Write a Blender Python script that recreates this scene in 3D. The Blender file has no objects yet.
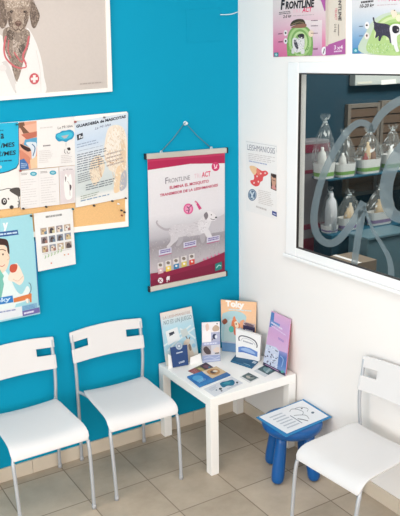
import bpy, bmesh, math, random
from mathutils import Vector, Matrix
random.seed(7)
SC = bpy.context.scene
COL = SC.collection
PI = math.pi

# ------------------------------------------------------------------ camera solution (world: blue wall y=0, right wall x=0, floor z=0)
CX, CY, CZ = -2.39772, -3.46356, 2.10367
YAW, PITCH, ROLL, FPX, PPY = 0.551130, -0.262924, -0.0183547, 743.267, 257.612
H = 0.4381            # table top height
HB = 0.0767           # skirting height
_f = Vector((math.sin(YAW)*math.cos(PITCH), math.cos(YAW)*math.cos(PITCH), math.sin(PITCH)))
_r = Vector((math.cos(YAW), -math.sin(YAW), 0)); _u = _r.cross(_f)
CR = math.cos(ROLL)*_r + math.sin(ROLL)*_u
CU = -math.sin(ROLL)*_r + math.cos(ROLL)*_u
CF = _f; CP = Vector((CX, CY, CZ))

def ray(u, v): return CF + CR*((u-200)/FPX) + CU*((PPY-v)/FPX)
class Plane:
    """a real plane in the room; at() reads off where a point measured in the photograph lies on it"""
    def __init__(s, p, n): s.p = Vector(p); s.n = Vector(n).normalized()
    def at(s, uv, off=0.0):
        d = ray(*uv); t = ((s.p + s.n*off - CP).dot(s.n))/d.dot(s.n); return CP + d*t
BLUE = Plane((0,0,0), (0,-1,0))
RIGHT = Plane((0,0,0), (-1,0,0))
TABLE = Plane((0,0,H), (0,0,1))
def yplane(y): return Plane((0,y,0), (0,-1,0))
def zplane(z): return Plane((0,0,z), (0,0,1))
def standing(a, b, lean):
    """plane of a board standing on the edge a-b (a on the viewer's left), leaning back by lean degrees"""
    a, b = Vector(a), Vector(b); d = (b-a).normalized(); n = Vector((d.y, -d.x, 0))
    t = math.radians(lean); return Plane(a, n*math.cos(t) + Vector((0,0,math.sin(t))))
def foot(plane, u, z):
    """image point in column u of this plane at height z"""
    lo, hi = 0.0, 516.0
    for _ in range(50):
        m = (lo+hi)/2
        if plane.at((u, m)).z > z: lo = m
        else: hi = m
    return (u, (lo+hi)/2)

# ------------------------------------------------------------------ materials
def lin(c):
    def g(x):
        x /= 255.0
        return x/12.92 if x <= 0.04045 else ((x+0.055)/1.055)**2.4
    return (g(c[0]), g(c[1]), g(c[2]), 1.0)
def mat(name, col, rough=0.5, metal=0.0, var=0.03, scale=12.0, bump=0.0, spec=0.5, coat=0.0, trans=0.0):
    m = bpy.data.materials.new(name); m.use_nodes = True
    nt = m.node_tree; b = nt.nodes['Principled BSDF']
    tc = nt.nodes.new('ShaderNodeTexCoord'); no = nt.nodes.new('ShaderNodeTexNoise')
    no.inputs['Scale'].default_value = scale; no.inputs['Detail'].default_value = 4
    nt.links.new(tc.outputs['Object'], no.inputs['Vector'])
    mx = nt.nodes.new('ShaderNodeMix'); mx.data_type = 'RGBA'
    c = lin(col)
    mx.inputs['A'].default_value = tuple(min(1, x*(1-var)) for x in c[:3])+(1,)
    mx.inputs['B'].default_value = tuple(min(1, x*(1+var)) for x in c[:3])+(1,)
    nt.links.new(no.outputs['Fac'], mx.inputs['Factor']); nt.links.new(mx.outputs['Result'], b.inputs['Base Color'])
    b.inputs['Roughness'].default_value = rough; b.inputs['Metallic'].default_value = metal
    b.inputs['Specular IOR Level'].default_value = spec
    b.inputs['Coat Weight'].default_value = coat; b.inputs['Transmission Weight'].default_value = trans
    if bump:
        bp = nt.nodes.new('ShaderNodeBump'); bp.inputs['Strength'].default_value = bump; bp.inputs['Distance'].default_value = 0.002
        n2 = nt.nodes.new('ShaderNodeTexNoise'); n2.inputs['Scale'].default_value = scale*12
        nt.links.new(tc.outputs['Object'], n2.inputs['Vector'])
        nt.links.new(n2.outputs['Fac'], bp.inputs['Height']); nt.links.new(bp.outputs['Normal'], b.inputs['Normal'])
    return m
M = {}
M['blue'] = mat('blue_wall_paint', (0,147,183), 0.7, var=0.05, scale=2.2, bump=0.25, spec=0.15)
M['white'] = mat('white_wall_paint', (240,236,233), 0.65, var=0.012, scale=2, bump=0.2, spec=0.3)
M['teal'] = mat('dimmed_blue_paint', (0,46,62), 0.7, var=0.08, scale=2)  # same blue as the main wall, the back room's dimness put into the colour
M['ceil'] = mat('ceiling_paint', (236,235,232), 0.8, var=0.01)
M['skirt'] = mat('cream_skirting_tile', (214,200,181), 0.4, var=0.05, scale=9)
M['frame'] = mat('white_window_frame', (240,240,240), 0.35, var=0.01)
M['gasket'] = mat('dark_gasket', (45,42,42), 0.6)
M['plastic'] = mat('white_chair_plastic', (219,217,217), 0.38, var=0.01, spec=0.4)
M['steel'] = mat('silver_painted_tube', (186,190,196), 0.35, metal=0.35, var=0.03)
M['cap'] = mat('grey_foot_cap', (170,172,176), 0.6)
M['lack'] = mat('white_lacquered_board', (247,245,241), 0.35, var=0.01)
M['stool'] = mat('blue_plastic', (0,84,152), 0.3, var=0.05, scale=7)
M['folder'] = mat('sky_blue_plastic_sheet', (40,140,196), 0.25, var=0.04)
M['cork'] = mat('cork', (226,182,126), 0.9, var=0.16, scale=160, bump=0.4)
M['whitewood'] = mat('white_painted_frame', (240,236,230), 0.5, var=0.02)
M['alu'] = mat('pale_aluminium_rail', (205,200,190), 0.35, metal=0.3, var=0.04)
M['black'] = mat('black_plastic', (35,32,36), 0.4)
M['string'] = mat('grey_string', (88,120,132), 0.8)
M['wire'] = mat('white_wire', (225,236,240), 0.5)
M['acryl'] = mat('clear_acrylic', (240,244,246), 0.08, trans=0.0)
M['card'] = mat('white_card', (236,234,232), 0.6, var=0.01)
M['redcard'] = mat('red_leaflet_edge', (190,60,75), 0.6)
M['greyunit'] = mat('grey_laminate', (122,118,122), 0.6, var=0.05)
M['redband'] = mat('dark_red_band', (110,28,52), 0.6, var=0.05)
M['slat'] = mat('brown_slat_wood', (88,70,55), 0.6, var=0.22, scale=7)
M['slatframe'] = mat('pale_wood_frame', (104,97,88), 0.6, var=0.08)
M['shelf'] = mat('teal_shelf_board', (14,76,98), 0.5, var=0.05)
M['beige'] = mat('beige_carton', (128,114,98), 0.8, var=0.05)
M['unitgrey'] = mat('grey_wall_unit', (176,182,178), 0.5, var=0.03)
M['bin'] = mat('grey_blue_plastic', (92,120,130), 0.3, var=0.05)
M['nfloor'] = mat('back_room_floor', (120,112,104), 0.6)

def print_mat():
    m = bpy.data.materials.new('printed_paper'); m.use_nodes = True
    nt = m.node_tree; b = nt.nodes['Principled BSDF']
    a = nt.nodes.new('ShaderNodeVertexColor'); a.layer_name = 'ink'
    tc = nt.nodes.new('ShaderNodeTexCoord'); no = nt.nodes.new('ShaderNodeTexNoise'); no.inputs['Scale'].default_value = 90
    nt.links.new(tc.outputs['Object'], no.inputs['Vector'])
    mr = nt.nodes.new('ShaderNodeMapRange'); mr.inputs['To Min'].default_value = 0.87; mr.inputs['To Max'].default_value = 0.94
    nt.links.new(no.outputs['Fac'], mr.inputs['Value'])
    mx = nt.nodes.new('ShaderNodeVectorMath'); mx.operation = 'SCALE'
    nt.links.new(a.outputs['Color'], mx.inputs[0]); nt.links.new(mr.outputs['Result'], mx.inputs['Scale'])
    nt.links.new(mx.outputs['Vector'], b.inputs['Base Color'])
    b.inputs['Roughness'].default_value = 0.5; b.inputs['Specular IOR Level'].default_value = 0.3
    return m
M['print'] = print_mat()

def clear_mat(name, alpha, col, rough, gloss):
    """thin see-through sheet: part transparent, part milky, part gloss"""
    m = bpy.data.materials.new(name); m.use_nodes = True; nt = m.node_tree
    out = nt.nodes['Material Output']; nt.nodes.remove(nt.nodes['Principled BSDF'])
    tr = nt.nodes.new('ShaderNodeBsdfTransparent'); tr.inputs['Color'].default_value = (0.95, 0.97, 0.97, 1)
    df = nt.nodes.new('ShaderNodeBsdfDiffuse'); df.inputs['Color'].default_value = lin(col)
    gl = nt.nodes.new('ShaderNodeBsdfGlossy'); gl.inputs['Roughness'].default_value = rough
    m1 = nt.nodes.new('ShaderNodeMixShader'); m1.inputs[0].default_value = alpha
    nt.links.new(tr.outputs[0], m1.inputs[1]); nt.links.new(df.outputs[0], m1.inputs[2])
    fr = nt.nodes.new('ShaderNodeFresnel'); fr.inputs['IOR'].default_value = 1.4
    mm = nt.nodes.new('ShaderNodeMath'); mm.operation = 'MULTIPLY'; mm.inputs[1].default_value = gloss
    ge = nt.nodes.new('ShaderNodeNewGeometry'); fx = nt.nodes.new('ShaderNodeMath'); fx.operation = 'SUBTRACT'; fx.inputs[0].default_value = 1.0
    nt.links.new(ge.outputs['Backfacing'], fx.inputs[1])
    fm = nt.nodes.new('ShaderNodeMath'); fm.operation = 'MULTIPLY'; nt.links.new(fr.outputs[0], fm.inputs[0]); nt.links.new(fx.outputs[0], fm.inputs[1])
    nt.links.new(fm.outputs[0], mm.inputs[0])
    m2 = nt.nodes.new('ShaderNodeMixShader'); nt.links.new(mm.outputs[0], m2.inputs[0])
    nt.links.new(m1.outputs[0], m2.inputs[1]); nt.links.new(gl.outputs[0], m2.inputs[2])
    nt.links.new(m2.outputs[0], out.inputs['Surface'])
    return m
M['glass'] = clear_mat('window_pane_glass', 0.012, (120,140,145), 0.02, 0.25)
M['frost'] = clear_mat('frosted_vinyl', 0.68, (118,132,138), 0.5, 0.2)
M['wrap'] = clear_mat('cellophane', 0.08, (225,232,232), 0.06, 2.5)
M['fold_highlight'] = clear_mat('cellophane_fold_highlight', 0.65, (236,240,240), 0.15, 2.0)  # milky white standing in for highlights along the cellophane folds
M['pocket'] = clear_mat('clear_leaflet_pocket', 0.18, (235,240,242), 0.1, 1.0)

def floor_mat():
    m = bpy.data.materials.new('beige_floor_tiles'); m.use_nodes = True
    nt = m.node_tree; b = nt.nodes['Principled BSDF']; L = nt.links.new
    tc = nt.nodes.new('ShaderNodeTexCoord'); sx = nt.nodes.new('ShaderNodeSeparateXYZ'); L(tc.outputs['Object'], sx.inputs[0])
    S, OX, OY = 0.33007, -0.8575, -0.4022
    def math_(op, a, v=None, b2=None):
        n = nt.nodes.new('ShaderNodeMath'); n.operation = op; L(a, n.inputs[0])
        if v is not None: n.inputs[1].default_value = v
        if b2 is not None: L(b2, n.inputs[1])
        return n.outputs[0]
    def edge(o, off):
        f = math_('FRACT', math_('DIVIDE', math_('SUBTRACT', o, off), S))
        return math_('MINIMUM', f, None, math_('SUBTRACT', math_('MULTIPLY', f, 1.0), 0.0)), f
    outs = []
    cells = []
    for o, off in ((sx.outputs['X'], OX), (sx.outputs['Y'], OY)):
        q = math_('DIVIDE', math_('SUBTRACT', o, off), S)
        f = math_('FRACT', math_('ADD', q, 100.0)); cells.append(math_('FLOOR', math_('ADD', q, 100.0)))
        d = math_('ABSOLUTE', math_('SUBTRACT', f, 0.5)); outs.append(d)
    mx = math_('MAXIMUM', outs[0], None, outs[1])
    mr = nt.nodes.new('ShaderNodeMapRange'); mr.inputs['From Min'].default_value = 0.4895; mr.inputs['From Max'].default_value = 0.4935
    L(mx, mr.inputs['Value'])
    cid = math_('ADD', math_('MULTIPLY', cells[0], 17.3), None, math_('MULTIPLY', cells[1], 5.7))
    wn = nt.nodes.new('ShaderNodeTexWhiteNoise'); wn.noise_dimensions = '1D'; L(cid, wn.inputs['W'])
    no = nt.nodes.new('ShaderNodeTexNoise'); no.inputs['Scale'].default_value = 7; no.inputs['Detail'].default_value = 8; no.inputs['Roughness'].default_value = 0.65
    L(tc.outputs['Object'], no.inputs['Vector'])
    add = math_('ADD', math_('MULTIPLY', wn.outputs['Value'], 0.35), None, no.outputs['Fac'])
    cr = nt.nodes.new('ShaderNodeValToRGB'); L(add, cr.inputs[0])
    cr.color_ramp.elements[0].position = 0.3; cr.color_ramp.elements[0].color = lin((165,150,132))
    cr.color_ramp.elements[1].position = 1.0; cr.color_ramp.elements[1].color = lin((197,182,163))
    mi = nt.nodes.new('ShaderNodeMix'); mi.data_type = 'RGBA'
    L(mr.outputs['Result'], mi.inputs['Factor']); L(cr.outputs['Color'], mi.inputs['A']); mi.inputs['B'].default_value = lin((132,118,102))
    L(mi.outputs['Result'], b.inputs['Base Color']); b.inputs['Roughness'].default_value = 0.45; b.inputs['Specular IOR Level'].default_value = 0.35
    return m
M['floor'] = floor_mat()

# ------------------------------------------------------------------ mesh helpers
def link(o, parent=None, loc=None):
    COL.objects.link(o)
    if parent is not None: o.parent = parent
    if loc is not None: o.location = loc
    return o
def tag(o, label=None, cat=None, group=None, kind=None):
    if label: o['label'] = label
    if cat: o['category'] = cat
    if group: o['group'] = group
    if kind: o['kind'] = kind
    return o
def empty(name, loc, label, cat, group=None, rz=0.0):
    o = bpy.data.objects.new(name, None); o.empty_display_size = 0.05
    COL.objects.link(o); o.location = loc; o.rotation_euler = (0,0,rz)
    return tag(o, label, cat, group)
class MB:
    """collects shapes of one mesh object"""
    def __init__(s): s.v, s.f, s.mi, s.sm = [], [], [], []
    def add(s, vs, fs, mi=0, smooth=False):
        n = len(s.v); s.v += [Vector(v) for v in vs]
        for f in fs: s.f.append([i+n for i in f]); s.mi.append(mi); s.sm.append(smooth)
    def box(s, a, b, mi=0):
        (x0,y0,z0), (x1,y1,z1) = a, b
        s.add([(x0,y0,z0),(x1,y0,z0),(x1,y1,z0),(x0,y1,z0),(x0,y0,z1),(x1,y0,z1),(x1,y1,z1),(x0,y1,z1)],
              [(3,2,1,0),(4,5,6,7),(0,1,5,4),(1,2,6,5),(2,3,7,6),(3,0,4,7)], mi)
    def slab(s, front, n, t, mi=0):
        """polygon FRONT extruded by t against its normal n"""
        k = len(front); fr = [Vector(p) for p in front]; bk = [p - Vector(n)*t for p in fr]
        s.add(fr+bk, [list(range(k)), list(range(2*k-1, k-1, -1))] + [(i, i+k, (i+1) % k + k, (i+1) % k) for i in range(k)], mi)
    def tube(s, pts, r, seg=12, mi=0, caps=True):
        pts = [Vector(p) for p in pts]; rs = r if isinstance(r, (list, tuple)) else [r]*len(pts)
        rings = []; up = None
        for i, p in enumerate(pts):
            d = (pts[min(i+1, len(pts)-1)] - pts[max(i-1, 0)]).normalized()
            if up is None:
                a = Vector((0,0,1)) if abs(d.z) < 0.9 else Vector((1,0,0)); up = (a - d*a.dot(d)).normalized()
            else: up = (up - d*up.dot(d)).normalized()
            w = d.cross(up); rings.append([p + (up*math.cos(2*PI*k/seg) + w*math.sin(2*PI*k/seg))*rs[i] for k in range(seg)])
        vs = [v for ri in rings for v in ri]; fs = []
        for i in range(len(pts)-1):
            for k in range(seg): fs.append((i*seg+k, i*seg+(k+1) % seg, (i+1)*seg+(k+1) % seg, (i+1)*seg+k))
        if caps: fs += [list(range(seg))[::-1], [(len(pts)-1)*seg+k for k in range(seg)]]
        s.add(vs, fs, mi, True)
    def lathe(s, prof, c, seg=24, mi=0, axis=None):
        """profile [(radius, height)] turned about axis through c"""
        ax = Vector(axis or (0,0,1)).normalized()
        a = Vector((1,0,0)) if abs(ax.x) < 0.9 else Vector((0,1,0)); u = (a - ax*a.dot(ax)).normalized(); w = ax.cross(u)
        vs = [Vector(c) + ax*h + (u*math.cos(2*PI*k/seg) + w*math.sin(2*PI*k/seg))*max(r, 1e-5) for r, h in prof for k in range(seg)]
        fs = []
        for i in range(len(prof)-1):
            for k in range(seg): fs.append((i*seg+k, i*seg+(k+1) % seg, (i+1)*seg+(k+1) % seg, (i+1)*seg+k))
        fs += [list(range(seg))[::-1], [(len(prof)-1)*seg+k for k in range(seg)]]
        s.add(vs, fs, mi, True)
    def build(s, name, mats, parent=None, origin=None, bevel=0.0, local=False, sub=0):
        if not isinstance(mats, (list, tuple)): mats = [mats]
        xs = [v.x for v in s.v]; ys = [v.y for v in s.v]; zs = [v.z for v in s.v]
        c = Vector(origin) if origin is not None else Vector(((min(xs)+max(xs))/2, (min(ys)+max(ys))/2, min(zs)))
        me = bpy.data.meshes.new(name); me.from_pydata([v-c for v in s.v], [], s.f)
        for m in mats: me.materials.append(m)
        me.polygons.foreach_set('material_index', s.mi); me.polygons.foreach_set('use_smooth', s.sm); me.update()
        bm = bmesh.new(); bm.from_mesh(me); bmesh.ops.recalc_face_normals(bm, faces=bm.faces); bm.to_mesh(me); bm.free()
        o = bpy.data.objects.new(name, me); COL.objects.link(o)
        if parent is not None:
            o.parent = parent
            base = Vector((0,0,0)) if local else world_loc(parent)
            o.location = c - base
        else: o.location = c
        if bevel:
            b = o.modifiers.new('bevel', 'BEVEL'); b.width = bevel; b.segments = 2; b.limit_method = 'ANGLE'; b.angle_limit = math.radians(40)
            b.harden_normals = False
        if sub:
            b = o.modifiers.new('sub', 'SUBSURF'); b.levels = sub; b.render_levels = sub
        return o
def world_loc(o):
    p = Vector((0,0,0))
    while o is not None: p = p + o.location; o = o.parent
    return p
def smooth(pts, n=6, closed=True):
    """Catmull-Rom through the points"""
    out = []; k = len(pts)
    rng = range(k) if closed else range(k-1)
    for i in rng:
        if closed: p0, p1, p2, p3 = pts[i-1], pts[i], pts[(i+1) % k], pts[(i+2) % k]
        else: p0, p1, p2, p3 = pts[max(i-1,0)], pts[i], pts[i+1], pts[min(i+2,k-1)]
        for j in range(n):
            t = j/n
            out.append(tuple(0.5*(2*b + (c-a)*t + (2*a-5*b+4*c-d)*t*t + (3*b-a-3*c+d)*t**3) for a, b, c, d in zip(p0, p1, p2, p3)))
    if not closed: out.append(tuple(pts[-1]))
    return out
def quad_pt(q, s, t):
    """bilinear point of the quad TL, TR, BR, BL"""
    return tuple((q[0][i]*(1-s)+q[1][i]*s)*(1-t) + (q[3][i]*(1-s)+q[2][i]*s)*t for i in (0, 1))
def inside(p, poly):
    c = False; j = len(poly)-1
    for i in range(len(poly)):
        if (poly[i][1] > p[1]) != (poly[j][1] > p[1]) and p[0] < (poly[j][0]-poly[i][0])*(p[1]-poly[i][1])/(poly[j][1]-poly[i][1])+poly[i][0]: c = not c
        j = i
    return c
_text_cache = {}
def text_mesh(s, bold=0.0, shear=0.0):
    key = (s, bold, shear)
    if key not in _text_cache:
        cu = bpy.data.curves.new('lettering', 'FONT'); cu.body = s; cu.offset = bold; cu.shear = shear; cu.resolution_u = 2; cu.fill_mode = 'FRONT'
        ob = bpy.data.objects.new('lettering', cu); COL.objects.link(ob)
        dg = bpy.context.evaluated_depsgraph_get(); ev = ob.evaluated_get(dg); me = ev.to_mesh()
        vs = [tuple(v.co) for v in me.vertices]; fs = [tuple(p.vertices) for p in me.polygons]
        ev.to_mesh_clear(); bpy.data.objects.remove(ob); bpy.data.curves.remove(cu)
        x0 = min(v[0] for v in vs); x1 = max(v[0] for v in vs)
        y1 = max(v[1] for v in vs); y0 = min(0.0, 0.0)
        _text_cache[key] = ([((v[0]-x0)/(x1-x0), v[1]/y1) for v in vs], fs)
    return _text_cache[key]
class Sheet:
    """a printed sheet or board: one mesh, its print laid on in thin layers of ink"""
    def __init__(s, plane, quad=None, t=0.001, col=(240,238,236), off=None):
        s.pl, s.v, s.f, s.c = plane, [], [], []
        s.off0 = t if off is None else off; s.off = s.off0
        if quad:
            fr = [plane.at(q, s.off0) for q in quad]
            s.slab_n = plane.n; k = len(fr)
            vs = fr + [p - plane.n*t for p in fr]
            s.raw(vs, [list(range(k))] + [list(range(2*k-1, k-1, -1))] + [(i, i+k, (i+1) % k + k, (i+1) % k) for i in range(k)], col)
    def raw(s, vs, fs, col):
        n = len(s.v); s.v += list(vs)
        for f in fs:
            s.f.append([i+n for i in f]); s.c.append([lin(col)]*len(f) if not isinstance(col[0], (tuple, list)) else [lin(col[i]) for i in f])
    def layer(s): s.off += 0.00006; return s.off
    def poly(s, pts, col):
        o = s.layer(); vs = [s.pl.at(p, o) for p in pts]
        if isinstance(col[0], (tuple, list)): s.raw(vs, [list(range(len(vs)))], col)
        else: s.raw(vs, [list(range(len(vs)))], col)
    def blob(s, pts, col, n=5): s.poly(smooth(pts, n), col)
    def disc(s, c, rx, ry, col, n=20): s.poly([(c[0]+rx*math.cos(2*PI*k/n), c[1]+ry*math.sin(2*PI*k/n)) for k in range(n)], col)
    def ring(s, c, rx, ry, w, col, a0=0, a1=360, n=24):
        o = s.layer(); vs = []
        for k in range(n+1):
            a = math.radians(a0+(a1-a0)*k/n)
            vs += [s.pl.at((c[0]+rx*math.cos(a), c[1]+ry*math.sin(a)), o), s.pl.at((c[0]+(rx-w)*math.cos(a), c[1]+(ry-w)*math.sin(a)), o)]
        s.raw(vs, [(2*k, 2*k+2, 2*k+3, 2*k+1) for k in range(n)], col)
    def stroke(s, pts, w, col, n=5, closed=False):
        p = smooth(pts, n, closed) if len(pts) > 2 else pts
        if closed: p.append(p[0])
        o = s.layer(); vs = []; ws = w if isinstance(w, (tuple, list)) else (w, w)
        for i in range(len(p)):
            a, b = p[max(i-1,0)], p[min(i+1,len(p)-1)]; dx, dy = b[0]-a[0], b[1]-a[1]; l = math.hypot(dx, dy) or 1
            ww = (ws[0]+(ws[1]-ws[0])*i/(len(p)-1))/2
            vs += [s.pl.at((p[i][0]-dy/l*ww, p[i][1]+dx/l*ww), o), s.pl.at((p[i][0]+dy/l*ww, p[i][1]-dx/l*ww), o)]
        s.raw(vs, [(2*i, 2*i+1, 2*i+3, 2*i+2) for i in range(len(p)-1)], col)
    def grad(s, quad, cols):
        """vertical run of printed colours [(t, colour)] inside quad TL TR BR BL"""
        o = s.layer()
        for (t0, c0), (t1, c1) in zip(cols, cols[1:]):
            vs = [s.pl.at(quad_pt(quad, a, b), o) for a, b in ((0,t0),(1,t0),(1,t1),(0,t1))]
            s.raw(vs, [(0,1,2,3)], (c0, c0, c1, c1))
    def text(s, body, a, b, h, col, bold=0.0, shear=0.0):
        """body with its baseline from image point a to b, capitals h high"""
        vs, fs = text_mesh(body, bold, shear); o = s.layer()
        A, B = s.pl.at(a, o), s.pl.at(b, o); hv = h if isinstance(h, tuple) else (0, -h)
        U = s.pl.at((a[0]+hv[0], a[1]+hv[1]), o) - A
        s.raw([A + (B-A)*x + U*y for x, y in vs], fs, col)
    def lines(s, quad, n, col, fill=0.5, ragged=0.25, rnd=None):
        """n lines of small print"""
        rn = random.Random(rnd or n*31+int(quad[0][0])); o = s.layer()
        for i in range(n):
            t0 = i/n; t1 = (i+fill)/n; e = 1-ragged*rn.random(); x = 0.0
            while x < e:
                w = min(e, x + 0.05 + 0.16*rn.random())
                s.raw([s.pl.at(quad_pt(quad, q, t), o) for q, t in ((x,t0),(w,t0),(w,t1),(x,t1))], [(0,1,2,3)], col)
                x = w + 0.025
    def speckle(s, poly, n, cols, w, l, ang, seed=1):
        rn = random.Random(seed); xs = [p[0] for p in poly]; ys = [p[1] for p in poly]; o = s.layer(); k = 0; tries = 0
        while k < n and tries < n*20:
            tries += 1; p = (rn.uniform(min(xs), max(xs)), rn.uniform(min(ys), max(ys)))
            if not inside(p, poly): continue
            a = math.radians(ang + rn.uniform(-45, 45)); dx, dy = math.cos(a)*l/2*rn.uniform(.5,1.2), math.sin(a)*l/2*rn.uniform(.5,1.2); px, py = -math.sin(a)*w/2, math.cos(a)*w/2
            s.raw([s.pl.at(q, o + k*1e-7) for q in ((p[0]-dx,p[1]-dy),(p[0]+px,p[1]+py),(p[0]+dx,p[1]+dy),(p[0]-px,p[1]-py))], [(0,1,2,3)], rn.choice(cols)); k += 1
    def build(s, name, parent=None, m='print'):
        xs = [v.x for v in s.v]; ys = [v.y for v in s.v]; zs = [v.z for v in s.v]
        c = Vector(((min(xs)+max(xs))/2, (min(ys)+max(ys))/2, min(zs)))
        me = bpy.data.meshes.new(name); me.from_pydata([v-c for v in s.v], [], s.f); me.materials.append(M[m])
        at = me.color_attributes.new('ink', 'FLOAT_COLOR', 'CORNER')
        at.data.foreach_set('color', [x for f in s.c for c4 in f for x in c4]); me.update()
        o = bpy.data.objects.new(name, me); COL.objects.link(o)
        if parent is not None: o.parent = parent; o.location = c - world_loc(parent)
        else: o.location = c
        return o
def struct(o): o['kind'] = 'structure'; return o

# ------------------------------------------------------------------ the room
XL, YF, ZC = -5.2, -6.6, 3.0
b = MB(); b.box((XL,YF,-0.1), (0.0,0.0,0.0)); struct(b.build('floor', M['floor'], origin=(0,0,0)))
b = MB(); b.box((XL,YF,ZC), (0,0,ZC+0.1)); struct(b.build('ceiling', M['ceil']))
b = MB(); b.box((XL,0,-0.1), (0,0.12,ZC)); struct(b.build('wall_back', M['blue']))
WY0, WY1, WZ0, WZ1 = -2.05, -0.520, 1.117, 2.040      # window opening
b = MB(); T = 0.05
b.box((0,WY1,-0.1), (T,0.12,ZC)); b.box((0,YF,-0.1), (T,WY0,ZC)); b.box((0,WY0,-0.1), (T,WY1,WZ0)); b.box((0,WY0,WZ1), (T,WY1,ZC))
struct(b.build('wall_right', M['white']))
b = MB(); b.box((XL-0.1,YF,-0.1), (XL,0,ZC)); struct(b.build('wall_left', M['white']))
b = MB(); b.box((XL,YF-0.1,-0.1), (0,YF,0.3)); b.box((XL,YF-0.1,2.7), (0,YF,ZC)); b.box((XL,YF-0.1,0.3), (XL+0.7,YF,2.7)); b.box((-0.6,YF-0.1,0.3), (0,YF,2.7))
struct(b.build('wall_front', M['white']))
def skirting(name, pts_a, pts_b, along):
    b = MB(); n = 12 if along == 'x' else 16; L = 0.3306
    for i in range(n):
        a0 = -(i+1)*L+0.0008; a1 = -i*L-0.0008
        if along == 'x': b.box((a0-0.0105,-0.010,0), (a1-0.0105,-0.0002,HB))
        else: b.box((-0.010,a0,0), (-0.0002,a1,HB))
    return struct(b.build(name, M['skirt'], bevel=0.0012))
skirting('baseboard_back', 0, 0, 'x'); skirting('baseboard_right', 0, 0, 'y')

# window in the right wall
b = MB(); fw = 0.07
def casing(b, y0, y1, z0, z1, w, x0, x1):
    b.box((x0,y1-w,z0), (x1,y1,z1)); b.box((x0,y0,z0), (x1,y0+w,z1)); b.box((x0,y0+w,z1-w), (x1,y1-w,z1)); b.box((x0,y0+w,z0), (x1,y1-w,z0+w))
win = bpy.data.objects.new('window_1', None); COL.objects.link(win); win.location = (0,-1.3,1.09); struct(win)
b.box((-0.014,-2.14,1.094),(-0.0002,-2.056,2.074)); b.box((-0.014,-0.5350,1.094),(-0.0002,-0.452,2.074)); b.box((-0.014,-2.056,2.0215),(-0.0002,-0.5350,2.074)); b.box((-0.014,-2.056,1.094),(-0.0002,-0.5350,1.1385))
b.build('window_frame', M['frame'], win, bevel=0.004)
b = MB(); casing(b, -2.0559, -0.5351, 1.1386, 2.0214, 0.006, -0.010, 0.0015)
b.build('gasket', M['gasket'], win)
b = MB(); b.box((0.003,-2.05,1.1171), (0.008,-0.5202,2.0398)); b.build('window_pane', M['glass'], win)
b = MB(); b.box((-0.024,-2.15,1.078), (-0.0003,-0.440,1.0935)); b.build('window_sill', M['frame'], win, bevel=0.003)
# frosted script on the pane
VIN = Plane((0.0015,0,0), (-1,0,0))
dec = Sheet(VIN, off=0.0)
def arc(pts, w, n=7): dec.stroke(pts, w, (150,160,164), n); dec.off = 0.0
arc([(404,99),(392,105),(380,116),(373,128),(371.5,132)], (9,6.5))
arc([(371.5,132),(368,125),(359,123),(348,131),(335,150),(323,176),(316,202),(314,222),(318,236),(327,243),(337,241),(348,229),(358,213),(364,202)], (6.5,8))
arc([(362.5,210.5),(361,220),(357.6,240),(354,266)], (8,6.5))
arc([(364,206),(372,228),(382,245),(388,256),(391,268),(391,282)], (2.2,7))
arc([(406,146),(394,162),(387,182),(387,202),(393,214),(405,219)], (15,11))
dec.build('frosted_lettering', win, 'frost')

# room behind the pane
NX, NY = 3.2, 0.45
b = MB(); b.box((T,NY,-0.1), (NX,NY+0.1,ZC)); struct(b.build('wall_adjoining_back', M['teal']))
b = MB(); b.box((NX,-3.4,-0.1), (NX+0.1,NY+0.1,ZC)); struct(b.build('wall_adjoining_right', M['teal']))
b = MB(); b.box((T,-3.5,-0.1), (NX,-3.4,ZC)); struct(b.build('wall_adjoining_front', M['teal']))
b = MB(); b.box((T,-3.4,-0.1), (NX,NY,0)); struct(b.build('floor_adjoining', M['nfloor'], origin=(T,NY,0)))
b = MB(); b.box((T,-3.4,ZC), (NX,NY,ZC+0.1)); struct(b.build('ceiling_adjoining', M['ceil']))

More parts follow.
